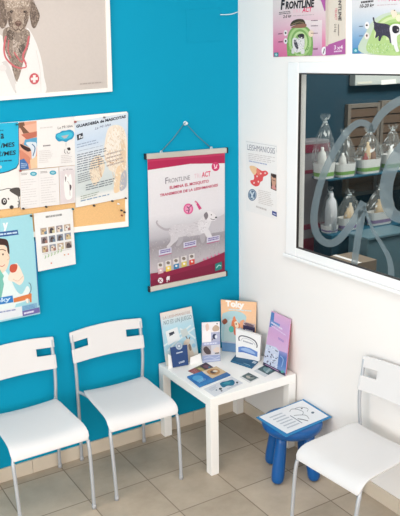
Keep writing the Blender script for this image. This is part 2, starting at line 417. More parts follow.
# ------------------------------------------------------------------ chairs
def make_chair(label, group):
    root = empty('chair', (0,0,0), label, 'chair', group)
    # seat: shell with a waterfall front edge
    b = MB(); prof = [(-0.052,0.4285),(-0.10,0.426),(-0.16,0.423),(-0.22,0.421),(-0.28,0.420),(-0.33,0.419),(-0.365,0.416),(-0.390,0.408),(-0.410,0.394),(-0.422,0.377),(-0.428,0.359)]
    nx = 14; top = []
    for j, (y, z) in enumerate(prof):
        s_ = j/(len(prof)-1); hw = 0.179 + 0.014*min(1, s_*1.15)
        if j == 0: hw -= 0.006
        if j == len(prof)-1: hw -= 0.012
        elif j == len(prof)-2: hw -= 0.003
        fl = max(0, 1 - max(0, (j-5)/4))
        for i in range(nx+1):
            x = -1 + 2*i/nx; top.append((x*hw, y + (0.006*(1-x*x) if j == 0 else 0), z - 0.011*(1-x*x)*fl*1.0))
    n = len(top); W = nx+1; J = len(prof)
    nrm = []
    for j in range(J):
        a, c = prof[max(j-1,0)], prof[min(j+1,J-1)]; dy, dz = c[0]-a[0], c[1]-a[1]; l = math.hypot(dy, dz); nrm.append((0, -(-dz)/l*-1, -(-dy)/l*-1))
    bot = []
    for j in range(J):
        a, c = prof[max(j-1,0)], prof[min(j+1,J-1)]; dy, dz = c[0]-a[0], c[1]-a[1]; l = math.hypot(dy, dz)
        ny, nz = dz/l, -dy/l          # up / outwards
        for i in range(W):
            p = top[j*W+i]; bot.append((p[0]*0.985, p[1]-ny*0.011, p[2]-nz*0.011))
    fs = []
    for j in range(J-1):
        for i in range(nx):
            a = j*W+i; fs.append((a, a+1, a+W+1, a+W)); fs.append((n+a, n+a+W, n+a+W+1, n+a+1))
    for i in range(nx):
        fs.append((i, n+i, n+i+1, i+1)); a = (J-1)*W+i; fs.append((a, a+1, n+a+1, n+a))
    for j in range(J-1):
        a = j*W; fs.append((a, a+W, n+a+W, n+a)); a = j*W+nx; fs.append((a, n+a, n+a+W, a+W))
    b.add(top+bot, fs, 0, True); b.build('seat', M['plastic'], root, local=True, bevel=0.003)
    # backrest: bowed panel with a hand slot cut in from each end
    us = [-1,-0.93,-0.55,-0.535,-0.40,-0.2,0,0.2,0.40,0.535,0.55,0.93,1]; vs_ = [0,0.03,0.22,0.42,0.435,0.56,0.67,0.685,0.97,1.0]
    b = MB(); vv = []
    for v in vs_:
        for u in us:
            hw = 0.205 + 0.002*v
            if v in (0,1.0): hw -= 0.004
            z = 0.574 + 0.163*v - 0.006*(1-u*u)*(1-v) + (0.012*(1-u*u))*1.0
            vv.append((u*hw, -0.016 + 0.030*v + 0.010*(1-u*u), z))
    W2 = len(us); keep = []
    for j in range(len(vs_)-1):
        for i in range(W2-1):
            um = abs((us[i]+us[i+1])/2); vm = (vs_[j]+vs_[j+1])/2
            if 0.43 < vm < 0.675 and um > 0.54: continue
            a = j*W2+i; keep.append((a, a+1, a+W2+1, a+W2))
    used = sorted({i for f in keep for i in f}); rm = {k: i for i, k in enumerate(used)}
    b.add([vv[k] for k in used], [[rm[i] for i in f] for f in keep], 0, True)
    o = b.build('backrest', M['plastic'], root, local=True)
    so = o.modifiers.new('thick', 'SOLIDIFY'); so.thickness = 0.011; so.offset = 0
    be = o.modifiers.new('bevel', 'BEVEL'); be.width = 0.0025; be.segments = 2; be.limit_method = 'ANGLE'; be.angle_limit = math.radians(50)
    for sx in (-1, 1):
        b = MB(); b.tube(smooth([(0.188*sx,0.0,0.012),(0.188*sx,-0.001,0.20),(0.189*sx,-0.004,0.38),(0.192*sx,-0.012,0.48),(0.194*sx,-0.012,0.565),(0.195*sx,0.002,0.65),(0.196*sx,0.013,0.722)], 5, False), 0.0088)
        lg = b.build('leg', M['steel'], root, local=True)
        b = MB(); b.tube([(0.188*sx,0,0),(0.188*sx,0,0.024)], 0.0105)
        cp = b.build('foot_cap', M['cap'], root, local=True); cp.parent = lg; cp.location = cp.location - lg.location
        b = MB(); b.tube(smooth([(0.181*sx,-0.449,0.012),(0.183*sx,-0.441,0.15),(0.185*sx,-0.427,0.30),(0.184*sx,-0.416,0.350)], 5, False), 0.0090)
        lg = b.build('leg', M['steel'], root, local=True)
        b = MB(); b.tube([(0.181*sx,-0.449,0),(0.181*sx,-0.448,0.024)], 0.0105)
        cp = b.build('foot_cap', M['cap'], root, local=True); cp.parent = lg; cp.location = cp.location - lg.location
        b = MB(); b.tube(smooth([(0.184*sx,-0.416,0.347),(0.177*sx,-0.402,0.374),(0.165*sx,-0.37,0.390),(0.155*sx,-0.25,0.396),(0.157*sx,-0.10,0.400),(0.175*sx,-0.03,0.404),(0.188*sx,-0.004,0.406)], 5, False), 0.0080)
        b.build('seat_rail', M['steel'], root, local=True)
    b = MB(); b.tube([(-0.155,-0.21,0.3955),(0.155,-0.21,0.3955)], 0.007); b.build('stretcher', M['steel'], root, local=True)
    return root
def copy_tree(o, parent=None):
    c = o.copy(); COL.objects.link(c)
    if parent is not None: c.parent = parent
    for ch in o.children: copy_tree(ch, c)
    return c
CG = 'white waiting room chairs'
proto = make_chair('white plastic chair against the blue wall, directly left of the small table', CG)
spots = [((-0.877,-0.036,0), -0.029, None),
         ((-1.380,-0.036,0), 0.011, 'white plastic chair at the left edge of the photo, below the bulletin board'),
         ((-0.048,-1.296,0), -1.502, 'white plastic chair against the white wall under the window, beside the blue stool')]
for i, (loc, rz, lab) in enumerate(spots):
    o = proto if i == 0 else copy_tree(proto)
    o.location = loc; o.rotation_euler = (0,0,rz)
    if lab: o['label'] = lab

# ------------------------------------------------------------------ side table and stool
TX0, TX1, TY0, TY1 = -0.5640, -0.0120, -0.5550, -0.0120
t = empty('side_table', ((TX0+TX1)/2,(TY0+TY1)/2,0), 'low square white side table in the corner, covered with leaflets and brochures', 'table')
b = MB(); b.box((TX0,TY0,H-0.049), (TX1,TY1,H)); b.build('table_top', M['lack'], t, bevel=0.0025)
for x in (TX0, TX1-0.048):
    for y in (TY0, TY1-0.048):
        b = MB(); b.box((x,y,0), (x+0.048,y+0.048,H-0.0491)); b.build('leg', M['lack'], t, bevel=0.002)
ZS = 0.304; SXC, SYC = -0.194, -0.752
t = empty('stool', (SXC,SYC,0), 'small round blue plastic stool with four stubby legs beside the table', 'stool')
b = MB(); b.lathe([(0.0,ZS-0.058),(0.11,ZS-0.058),(0.135,ZS-0.052),(0.150,ZS-0.038),(0.156,ZS-0.022),(0.155,ZS-0.010),(0.149,ZS-0.003),(0.138,ZS),(0.0,ZS)], (SXC,SYC,0), 40); b.build('seat', M['stool'], t)
for (fx, fy) in ((-0.326,-0.800), (-0.236,-0.600), (-0.140,-0.900), (-0.052,-0.700)):
    d = Vector((fx-SXC, fy-SYC)); d.normalize()
    p1 = Vector((SXC+d.x*0.098, SYC+d.y*0.098, ZS-0.050)); p0 = Vector((SXC+d.x*0.138, SYC+d.y*0.138, 0.0))
    ax = (p1-p0).normalized(); L = (p1-p0).length
    p0 = p0 + Vector((0,0,0.003))
    b = MB(); b.lathe([(0.0,0.0),(0.016,0.001),(0.026,0.008),(0.031,0.020),(0.033,0.040),(0.033,0.07),(0.031,L*0.6),(0.028,L*0.85),(0.027,L)], p0, 20, axis=ax); b.build('leg', M['stool'], t)
SP = zplane(ZS+0.0005)
s = Sheet(SP, [(256,417.3),(303.5,399),(332,417),(286,437)], 0.0022, (36,134,194))
s.build('plastic_folder'); tag(bpy.data.objects['plastic_folder'], 'sky blue translucent plastic folder lying on the blue stool', 'folder')
SP2 = zplane(ZS+0.0036)
s = Sheet(SP2, [(259,416.8),(302.5,400.3),(328.5,416.3),(287,433.5)], 0.0006, (240,243,248))
q = [(259,416.8),(302.5,400.3),(328.5,416.3),(287,433.5)]
def Q(a, b_): return quad_pt(q, a, b_)
for k in range(6): s.lines([Q(0.13,0.16+k*0.125), Q(0.13+0.0,0.16+k*0.125+0.05), Q(0.42,0.16+k*0.125+0.05), Q(0.42,0.16+k*0.125)][::1], 1, (184,192,206), 1.0, 0.1, k+3)
s.stroke([Q(0.55,0.25),Q(0.64,0.18),Q(0.72,0.28),Q(0.74,0.45),Q(0.66,0.55)], 0.5, (120,126,140)); s.stroke([Q(0.70,0.20),Q(0.82,0.24),Q(0.88,0.40),Q(0.80,0.5)], 0.45, (130,136,146))
s.stroke([Q(0.52,0.45),Q(0.60,0.5),Q(0.70,0.62),Q(0.66,0.8)], 0.5, (126,130,142)); s.stroke([Q(0.5,0.62),Q(0.56,0.74),Q(0.60,0.86)], 0.7, (84,90,104)); s.disc(Q(0.86,0.62), 1.6, 1.0, (100,120,140)); s.disc(Q(0.80,0.30), 1.0, .7, (80,84,96))
s.stroke([Q(0.47,0.40),Q(0.465,0.85)], 0.7, (120,130,150))
tag(s.build('paper_sheet'), 'white printed paper with a line drawing, on the blue folder on the stool', 'paper')

# ------------------------------------------------------------------ framed dog picture
t = empty('framed_picture', BLUE.at((60,96)), 'large framed picture of a brown dog in a white medical coat', 'picture')
OUT = [(-90,-95),(107,-98),(112.6,91.5),(-90,108)]; INN = [(-84,-90),(103,-92),(108.3,87.8),(-84,103)]
b = MB(); o_ = [BLUE.at(p, 0.022) for p in OUT]; i_ = [BLUE.at(p, 0.022) for p in INN]; ob_ = [BLUE.at(p, 0.022)+Vector((0,0.0215,0)) for p in OUT]; ib_ = [BLUE.at(p, 0.022)+Vector((0,0.0215,0)) for p in INN]
vs = o_+i_+ob_+ib_; fs = []
for k in range(4):
    k2 = (k+1) % 4; fs += [(k,k2,4+k2,4+k), (8+k,12+k,12+k2,8+k2), (k,8+k,8+k2,k2), (4+k,4+k2,12+k2,12+k)]
b.add(vs, fs); b.build('frame', M['whitewood'], t, bevel=0.002)
s = Sheet(BLUE, INN, 0.010, (222,214,209), off=0.014)
s.grad([(-84,-90),(106,-92),(108.3,87.8),(-84,103)], [(0,(198,190,184)),(0.6,(208,198,192)),(1,(201,192,186))])
coat = [(27,28),(35,40),(41,58),(44,76),(45,93),(20,95),(-30,99),(-32,60),(-20,42),(-4,34),(6,40),(10,58),(16,82),(21,66),(26,46)]
s.blob(coat, (233,229,227)); s.stroke([(3,62),(8,70),(13,84),(16,93)], 1.0, (196,190,188)); s.stroke([(2,62),(9,68),(16,84)], 0.8, (205,200,197))
s.blob([(3,64),(7,62),(14,78),(15,92),(9,80)], (214,209,207)); s.stroke([(36,50),(40,70),(41,92)], 0.6, (218,213,210))
neck = [(5,28),(28,30),(29,44),(24,60),(17,81),(11,64),(4,46)]
s.blob(neck, (150,134,122)); s.speckle(neck, 150, [(120,104,94),(178,160,146),(104,90,82),(192,176,162),(140,124,112)], 1.1, 3.2, 80, 3)
s.blob([(20,46),(24,44),(25,50),(22,54),(18,51)], (100,89,82))
s.speckle([(13,40),(20,42),(18,56),(12,52)], 90, [(206,191,180),(190,173,160),(174,156,143)], .9, 3, 80, 19); s.speckle(neck, 160, [(120,104,94),(178,160,146),(104,90,82),(150,133,121)], .8, 3.0, 85, 20)
# head
def fur(poly, n, cols, w, l, ang, seed): s.speckle(poly, n, cols, w, l, ang, seed)
earl = [(2,-6),(6,4),(7.5,20),(5,27),(1,28),(-3,18),(-4,4)]
s.blob(earl, (120,103,92)); fur(earl, 130, [(96,82,73),(146,128,115),(110,94,84),(164,146,132)], .8, 3.4, 85, 5)
earr = [(28,-6),(34,2),(39.5,14),(38.8,20),(35,28),(31.5,25.5),(29.5,12)]
s.blob(earr, (120,104,94)); fur(earr, 170, [(92,79,71),(150,132,120),(106,90,81),(168,150,137)], .8, 3.4, 75, 6)
head = [(3,-18),(14,-24),(25,-19),(30,-4),(30,12),(28,21),(24,30),(18,32.5),(13,31),(8.5,24),(6,10),(3,-2)]
s.blob(head, (160,142,128)); fur(head, 420, [(138,119,106),(184,167,152),(198,182,166),(150,132,119),(124,106,95)], .9, 2.6, 75, 4)
fur([(5,-2),(14,-6),(28,-4),(29,6),(17,8),(7,7)], 220, [(206,190,174),(190,172,155),(172,153,138),(216,202,188)], 1.0, 2.2, 10, 14)
fur([(7,12),(11,13),(13,30),(8.5,24)], 70, [(112,95,85),(98,83,74),(128,110,98)], .9, 2.8, 80, 15); fur([(28,12),(25,14),(23,30),(27,23)], 60, [(120,102,92),(104,88,79),(136,118,106)], .9, 2.8, 95, 16)
muz = [(14,9),(22,9),(23.5,20),(23,29),(18,32),(13.5,29),(13,20)]
fur(muz, 170, [(186,166,150),(170,150,134),(158,136,121),(198,180,164)], .8, 2.4, 85, 17)
for ex in (11.3, 25.0):
    s.blob([(ex-2.0,11.6),(ex-.6,10.2),(ex+1.2,10.3),(ex+2.0,11.6),(ex+.8,12.9),(ex-1.0,12.9)], (110,91,80)); s.disc((ex,11.6), 1.1, 1.15, (58,46,42)); s.disc((ex+.3,11.2), .3, .3, (170,160,152))
    fur([(ex-2.4,8.6),(ex+2.4,8.6),(ex+2.2,10.4),(ex-2.2,10.4)], 16, [(182,164,148),(150,131,117)], .7, 2, 10, int(ex))
s.blob([(14.8,22.2),(18.5,20.6),(21.6,22.6),(20.6,25.4),(18.4,26.6),(15.8,25.4)], (116,90,80)); s.blob([(16.2,22.2),(18.6,21.5),(20.6,22.6),(18.6,23.4)], (146,120,108)); s.disc((16.8,24.2), .6, .6, (70,52,47)); s.disc((19.8,24.3), .6, .6, (70,52,47))
s.stroke([(18.3,26.4),(18.2,28.4)], .6, (96,76,68)); s.stroke([(13.2,28.6),(16,30.4),(18.2,29.0),(20.8,30.4),(23.0,28.2)], .8, (94,75,67))
fur([(6,30),(14,31),(13,40),(7,40)], 60, [(108,93,84),(92,79,71),(124,108,97)], .9, 2.8, 80, 18)
for p, w in (([(6,36),(4,48),(6,58),(14,66),(22,68.5)], 1.7), ([(9,40),(8,50),(11,58)], 1.0), ([(29,36),(27,46),(23,56),(26,64)], 1.8), ([(14,52),(18,58),(22,62),(24,58)], 1.2), ([(22,68),(26,67),(25.5,63)], 1.3)):
    s.stroke(p, w, (206,106,112))
s.disc((3,68), 3.6, 3.4, (226,221,219))
s.disc((34.3,78.7), 4.9, 5.6, (200,92,100)); s.poly([(33,75.2),(35.6,75),(35.6,77.4),(37.8,77.2),(37.8,79.8),(35.6,80),(35.6,82.4),(33,82.6),(33,80.2),(30.8,80.4),(30.8,77.8),(33,77.6)], (238,228,226))
s.lines([(80,83.5),(104,81.6),(104,83),(80,84.9)], 1, (176,166,160), 0.8, 0.1)
s.build('print', t)

# ------------------------------------------------------------------ bulletin board and what is pinned on it
t = empty('bulletin_board', BLUE.at((60,225)), 'cork bulletin board with a white frame on the blue wall, covered with sheets', 'bulletin board')
OUT = [(-70,130.5),(127.2,111.5),(128.6,226.5),(-70,249)]; INN = [(-66,136),(124.2,116),(125.6,221.5),(-66,243)]
b = MB(); D = 0.016
o_ = [BLUE.at(p, D) for p in OUT]; i_ = [BLUE.at(p, D) for p in INN]; ob_ = [p+Vector((0,D-0.0005,0)) for p in o_]; ib_ = [p+Vector((0,D-0.0005,0)) for p in i_]
fs = []
for k in range(4):
    k2 = (k+1) % 4; fs += [(k,k2,4+k2,4+k), (8+k,12+k,12+k2,8+k2), (k,8+k,8+k2,k2), (4+k,4+k2,12+k2,12+k)]
b.add(o_+i_+ob_+ib_, fs); b.build('frame', M['whitewood'], t, bevel=0.0015)
b = MB(); b.slab([BLUE.at(p, 0.012) for p in INN], (0,-1,0), 0.011); b.build('cork_panel', M['cork'], t)
CK = Plane((0,-0.0125,0), (0,-1,0))     # face of the cork
CK2 = Plane((0,-0.0170,0), (0,-1,0))    # sheets that lap over the frame
PG = 'sheets pinned to the bulletin board'
# panda price poster
q = [(-40,126.5),(18.6,121.5),(20.5,207.2),(-40,214.5)]
s = Sheet(CK2, q, 0.0008, (234,231,227))
bub = [(-38,126),(18.2,122),(18.7,150),(18.4,163),(16,167.5),(11.5,169.5),(8.5,170.8),(4,172),(-4,173.5),(-38,177)]
s.poly([(p[0]*1.0+0.5, p[1]+0.9) for p in bub], (34,70,92)); s.poly(bub, (26,176,214))
s.text('a', (0.6,138.6), (4.0,138.2), 5.0, (24,44,58), 0.03); s.text('/MES', (0.6,147.9), (14.6,146.3), 4.4, (24,44,58), 0.03); s.text('€/MES', (-3.0,156.6), (15.8,154.4), 4.6, (24,44,58), 0.03)
s.lines([(-10,161.6),(12,159.6),(12,161),(-10,163)], 1, (22,96,126), 1.0, 0.05); s.lines([(-8,130.6),(6,129.4),(6,130.6),(-8,131.8)], 1, (22,120,150), 1.0, 0.2); s.disc((0,167), 2.0, 1.6, (180,200,205))
s.stroke([(-12,202),(-10,194),(-5,190.5),(2,190),(8,188.5),(14,190),(18,196),(19.6,204),(18,208)], 0.7, (74,70,68))
s.blob([(9.5,190.5),(13,188),(19.6,188.2),(20.0,196.5),(15,194.5)], (78,74,72))
s.disc((4.2,201.5), 2.9, 3.6, (58,54,54)); s.disc((4.4,201.0), 1.3, 1.8, (232,230,228)); s.disc((4.5,201.3), .7, 1.0, (40,38,38))
s.disc((11.6,207.2), 2.1, 1.9, (58,54,54)); s.stroke([(8,198),(9,199.6)], 1.2, (70,66,64)); s.stroke([(17.6,201),(19.4,203),(18.0,205),(19.6,207)], .7, (74,70,68)); s.stroke([(-6,206),(-2,209),(0,210.6)], .8, (74,70,68))
tag(s.build('price_poster'), 'white price poster with a blue speech bubble and a cartoon panda', 'poster', PG)
# leaflet with a photo strip
CKa = Plane((0,-0.0180,0), (0,-1,0))
q = [(18.8,122.0),(74.4,116.6),(75.2,165.0),(19.8,170.2)]
s = Sheet(CKa, q, 0.0005, (233,230,228))
ph = [(18.9,122.4),(36.6,120.8),(37.4,168.2),(19.8,170.0)]
s.poly(ph, (222,160,134)); s.poly([(18.9,122.6),(24,122.2),(25.8,129),(29.6,132.8),(22,134),(19.2,139)], (120,84,66)); s.blob([(19.2,128),(23,133),(25,140),(21,144),(19.3,142)], (236,186,166))
s.poly([(25,139.5),(37,137.2),(37.1,146.4),(29,147.2),(23.6,144.6)], (88,160,196)); s.poly([(21,134.6),(36.9,131.4),(37,136.4),(27,139.6)], (188,108,88)); s.poly([(23,126),(36.7,123),(36.8,131),(29,132.5)], (232,176,152))
s.blob([(20.2,144),(26,146.5),(31.6,149.4),(28,151.6),(22,148)], (60,40,38)); s.blob([(26,143),(33,142),(36.6,144),(35.6,156),(32,160),(31,150)], (214,222,230)); s.stroke([(32,144),(35,148),(33,156)], 1.0, (70,110,150))
s.blob([(20,150),(25,153),(30,158),(29,164),(22,163),(20,158)], (206,132,108)); s.poly([(19.7,160),(24,158.5),(28,164),(29,168.9),(19.8,169.9)], (64,110,168)); s.poly([(30,160),(37.2,156),(37.3,168.2),(31,168.7)], (228,196,160))
s.lines([(21,163),(28,164),(28,168),(21,168.6)], 3, (170,190,220), .5, .4)
s.text('La Mi Idea', (57.8,129.2), (72.6,126.8), 2.6, (70,64,70)); s.lines([(40,127.5),(54,126.2),(54,127.4),(40,128.7)], 1, (214,208,206), 1, .3)
cl = [(55.5,138),(56.2,134),(59.5,132.6),(62,130.9),(66,130.4),(70,129.6),(73.4,131.6),(74.2,135),(72.4,138.6),(69,140.2),(66,142),(62.5,141),(58.6,141.4)]
s.blob(cl, (40,150,190)); s.blob([(57,136.6),(58,134.4),(63,132.6),(68,131.8),(72,133),(72.2,136),(68,138.8),(62,139.4)], (66,186,214)); s.poly([(61,136),(69,134.6),(66.5,138),(64,138.6)], (176,180,186))
s.lines([(43,145.4),(52,144.4),(52,145.6),(43,146.6)], 1, (140,130,132), 1, .2); s.lines([(39,151),(53,149.8),(53,163),(39,164.2)], 7, (216,210,208), .35, .5)
s.blob([(67,148.2),(69.6,147.4),(70.6,149.6),(68.4,150.4)], (58,52,54)); s.stroke([(65,149),(64.4,152),(66,153.6)], .5, (110,104,106)); s.stroke([(67,151),(68,153.4),(70,152.6)], .5, (110,104,106)); s.stroke([(66,142.6),(66,146)], .35, (150,146,148))
s.lines([(61,155.6),(73.4,154.4),(73.6,163),(61,164.2)], 5, (208,202,202), .35, .4)
tag(s.build('leaflet'), 'white leaflet with a skin-toned photo strip and a blue cloud drawing, on the board', 'leaflet', PG)
q = [(19.8,170.9),(58.6,167.2),(59.8,204.6),(20.9,209.4)]
CKb = Plane((0,-0.0188,0), (0,-1,0))
s = Sheet(CKb, q, 0.0005, (232,229,228))
for k in (0, 1):
    a = 0.03+0.5*k; c_ = 0.44+0.5*k
    q1 = [quad_pt(q,a,.24),quad_pt(q,c_,.24),quad_pt(q,c_,.95),quad_pt(q,a,.95)]; s.lines(q1, 11, (212,208,208), .3, .5, 40+k)
    c0 = quad_pt(q, a+.32, .11+.02*k); s.disc(c0, 3.4, 2.2, (58,160,186)); s.disc(c0, 2.0, 1.1, (150,200,212)); s.lines([quad_pt(q,a,.07),quad_pt(q,a+.18,.07),quad_pt(q,a+.18,.13),quad_pt(q,a,.13)], 2, (150,140,142), .5, .2)
s.poly([quad_pt(q,.475,.03),quad_pt(q,.48,.03),quad_pt(q,.48,.99),quad_pt(q,.475,.99)], (218,215,214))
tag(s.build('information_sheet'), 'white two-column text sheet right of the cartoon panda', 'sheet', PG)
q = [(59.0,166.9),(75.0,165.3),(75.4,202.5),(60.2,204.5)]
s = Sheet(CKb, q, 0.0005, (228,222,222))
s.poly([quad_pt(q,.05,.12),quad_pt(q,.95,.12),quad_pt(q,.95,.97),quad_pt(q,.05,.97)], (220,210,212)); s.text('La Mi Idea', quad_pt(q,.25,.11), quad_pt(q,.85,.11), 1.7, (110,90,110))
bd = [quad_pt(q,.3,.35),quad_pt(q,.42,.2),quad_pt(q,.55,.3),quad_pt(q,.72,.22),quad_pt(q,.8,.5),quad_pt(q,.78,.85),quad_pt(q,.4,.88),quad_pt(q,.28,.6)]
s.blob(bd, (240,238,236)); s.blob([quad_pt(q,.36,.28),quad_pt(q,.44,.3),quad_pt(q,.38,.42)], (120,112,118)); s.blob([quad_pt(q,.66,.5),quad_pt(q,.76,.55),quad_pt(q,.7,.66),quad_pt(q,.62,.6)], (76,66,72)); s.stroke([quad_pt(q,.5,.4),quad_pt(q,.62,.5),quad_pt(q,.66,.8)], .6, (190,180,182))
tag(s.build('leaflet'), 'narrow leaflet with a photo of a white puppy, next to the boarding poster', 'leaflet', PG)
# pet boarding poster with a golden dog
q = [(74.5,121.6),(128.0,112.6),(127.2,197.6),(75.6,207.6)]
s = Sheet(CK2, q, 0.0008, (226,230,234))
def P(a, c): return quad_pt(q, a, c)
s.grad([P(0,0),P(1,0),P(1,1),P(0,1)], [(0,(214,224,234)),(.25,(198,214,232)),(.45,(222,226,230)),(.7,(206,214,214)),(.86,(208,216,216)),(.9,(232,232,230)),(1,(236,236,234))])
s.blob([P(.62,.16),P(.78,.12),P(.92,.18),P(.99,.35),P(.98,.62),P(.93,.88),P(.74,.9),P(.76,.7),P(.66,.64),P(.6,.55),P(.55,.4)], (236,224,208))
s.blob([P(.66,.2),P(.8,.16),P(.86,.3),P(.84,.5),P(.7,.56),P(.6,.5),P(.6,.34)], (242,233,222)); s.blob([P(.88,.3),P(.96,.4),P(.96,.6),P(.9,.72),P(.86,.55)], (228,204,174)); s.blob([P(.78,.66),P(.86,.62),P(.86,.88),P(.74,.9)], (236,208,172))
s.blob([P(.88,.72),P(.97,.68),P(.98,.86),P(.86,.9)], (178,180,190)); s.blob([P(.3,.5),P(.44,.44),P(.54,.5),P(.56,.62),P(.46,.74),P(.36,.78),P(.28,.66)], (232,216,194)); s.stroke([P(.44,.46),P(.47,.6),P(.5,.7)], 1.4, (206,170,136)); s.stroke([P(.62,.52),P(.7,.56),P(.8,.54)], 1.0, (196,156,120))
s.speckle([P(.60,.18),P(.8,.13),P(.93,.2),P(.98,.6),P(.92,.88),P(.74,.88),P(.7,.62),P(.56,.5)], 260, [(232,214,190),(246,238,226),(226,204,176),(214,196,178)], .7, 4, 75, 12); s.speckle([P(.3,.5),P(.44,.45),P(.55,.56),P(.46,.73),P(.3,.72)], 110, [(236,224,206),(222,200,176),(206,190,174)], .7, 3.6, 75, 13)
s.text('GUARDERÍA de MASCOTAS', P(.03,.075), P(.96,.055), 3.5, (24,30,52), 0.045); s.text('La Mi Idea', P(.38,.135), P(.68,.115), 2.4, (96,104,140), 0.0, 0.3)
s.poly([P(.04,.16),P(.15,.145),P(.16,.21),P(.05,.225)], (50,54,64)); s.poly([P(.08,.17),P(.11,.165),P(.11,.2),P(.08,.205)], (214,220,228)); s.poly([P(.12,.185),P(.15,.18),P(.15,.2),P(.12,.205)], (214,220,228))
for v0, v1, x0, x1, n, c in ((.27,.33,.04,.5,2,(150,166,190)),(.35,.36,.05,.62,1,(120,136,160)),(.39,.61,.04,.62,8,(112,122,136)),(.44,.62,.6,.94,4,(186,170,160)),(.62,.74,.05,.34,5,(128,132,140)),(.76,.84,.2,.82,3,(110,118,128)),(.88,.93,.1,.5,2,(150,166,150)),(.93,.96,.1,.86,1,(120,150,180))):
    s.lines([P(x0,v0),P(x1,v0-.02),P(x1,v1-.02),P(x0,v1)], n, c, .38, .3, int(v0*100))
tag(s.build('poster'), 'pet boarding poster with a faded golden dog, on the right half of the board', 'poster', PG)
# blue cartoon vet poster
q = [(-42,224.5),(32.0,213.8),(40.2,313.6),(-42,331)]
CK3 = Plane((0,-0.0200,0), (0,-1,0))
s = Sheet(CK3, q, 0.0008, (160,213,224))
s.text('y', (2.6,230.3), (8.0,229.6), 7.2, (238,244,246), 0.05)
s.poly([(-42,237.4),(17.6,229.8),(18.6,234.6),(-42,242.6)], (36,84,150)); s.lines([(-10,235.0),(17,231.6),(17.4,233.6),(-10,237)], 1, (196,216,236), .8, .02)
s.poly([(-20,312)]+smooth([(-18,290),(-8,272),(0,268),(8,274),(16,290),(22,294),(27,286),(30,291),(27,300),(16,304)],5,False)+[(14,310)], (226,238,238))
s.blob([(-18,262),(-12,246),(0,243),(8,250),(9,262),(4,272),(-6,274),(-14,272)], (240,214,192))
s.blob([(-19,258),(-16,243),(-8,238),(2,238.5),(7,240),(9,246),(9.4,254),(7.6,252),(6.4,246.5),(2,245),(-8,246),(-15,252)], (64,42,40))
s.stroke([(-2,251),(2,249.4),(6,251)], .8, (90,60,50)); s.disc((3,254.4), .8, 1.1, (60,44,44)); s.stroke([(7,254),(9.6,258),(7,260)], .7, (222,184,160)); s.stroke([(-2,265),(2,266.4),(5,264.6)], .7, (196,110,100))
s.poly([(-8,274),(0,269.4),(4,276),(0,286),(-6,282)], (120,196,180)); s.poly([(-2,286),(2,276),(4,284),(1,300),(-2,304)], (120,190,176))
s.blob([(8,279),(12,268),(16,263),(19,266),(22,272),(24,279),(20,285),(14,282)], (242,224,208)); s.blob([(9.6,268.6),(11,264.8),(16.4,264.2),(17.4,267.4),(15.6,271.6),(12,272.6),(10,271)], (196,84,62)); s.stroke([(13,279),(18,281),(23,276)], .6, (214,186,168))
s.poly([(13.4,298.4),(28.8,294.0),(29.2,292.6),(31.6,293.8),(31.6,302.2),(30,302.4),(29.4,299),(28.4,299.2),(28.6,303),(26.6,303.2),(26,300),(13.8,302.6)], (214,124,72)); s.stroke([(29,294),(31,290),(30.6,284.6),(28.6,282.6)], .7, (90,110,130)); s.poly([(25.4,299),(28.2,298.4),(28.4,302.8),(26.8,303.2)], (246,236,226))
s.poly([(-42,305),(12.6,295.4),(13.4,302.2),(-42,312)], (44,124,196)); s.text('Toky', (-11,304.4), (10.6,300.4), 4.2, (196,224,244), .03)
s.poly([(-42,318),(22,306.2),(23,315.6),(-42,329.4)], (224,228,234)); s.lines([(-10,313.4),(16,308.8),(16,310.2),(-10,314.8)], 1, (140,150,190), 1, .1)
s.poly([(21.8,306.0),(37,302.8),(37.4,307.6),(22.2,311.0)], (128,176,206)); s.lines([(23,306.6),(36,304),(36,308),(23,310.4)], 3, (96,140,186), .5, .2); s.poly([(22.2,311.0),(39.4,307.2),(40.0,312.4),(22.8,316.4)], (110,104,166)); s.lines([(24,312.6),(34,310.4),(34,312.2),(24,314.4)], 1, (220,220,240), 1, .1)
s.poly([(34.3,240),(35.6,240),(39.4,305),(38.8,306)], (34,112,170))
tag(s.build('poster'), 'light blue poster of a cartoon vet, hanging below the board at the left edge', 'poster', PG)
# photo grid sheet
q = [(33.6,213.6),(72.4,208.2),(75.8,264.0),(38.2,271.6)]
CK4 = Plane((0,-0.0200,0), (0,-1,0))
s = Sheet(CK4, q, 0.0006, (234,234,234))
s.lines([P2 for P2 in (quad_pt(q,.3,.07),quad_pt(q,.72,.07),quad_pt(q,.72,.105),quad_pt(q,.3,.105))], 1, (140,140,140), 1, .0)
rn = random.Random(4)
for i in range(3):
    for j in range(4):
        a, c_ = .14+.205*j, .27+.155*i; qq = [quad_pt(q,a,c_),quad_pt(q,a+.165,c_),quad_pt(q,a+.165,c_+.115),quad_pt(q,a,c_+.115)]
        s.poly(qq, rn.choice([(150,140,146),(176,160,150),(140,146,160),(190,170,150)]))
        s.blob([quad_pt(qq,.2,.9),quad_pt(qq,.25,.35),quad_pt(qq,.5,.15),quad_pt(qq,.8,.4),quad_pt(qq,.75,.95)], rn.choice([(226,206,190),(96,84,84),(206,180,140),(70,66,76),(230,224,220)])); s.disc(quad_pt(qq,.4,.45), .7, .7, (60,50,52)); s.poly([quad_pt(qq,.55,.6),quad_pt(qq,1,.5),quad_pt(qq,1,1),quad_pt(qq,.6,1)], rn.choice([(110,130,150),(200,190,150),(160,120,110),(90,80,80)]))
s.poly([quad_pt(q,.14,.715),quad_pt(q,.92,.715),quad_pt(q,.92,.72),quad_pt(q,.14,.72)], (180,180,180))
for k in range(6): c0 = quad_pt(q, .2+.085*k, .80-.012*k); s.stroke([c0,(c0[0]+.8,c0[1]-1.6),(c0[0]+.4,c0[1]-3.0)], .7, (150,190,130))
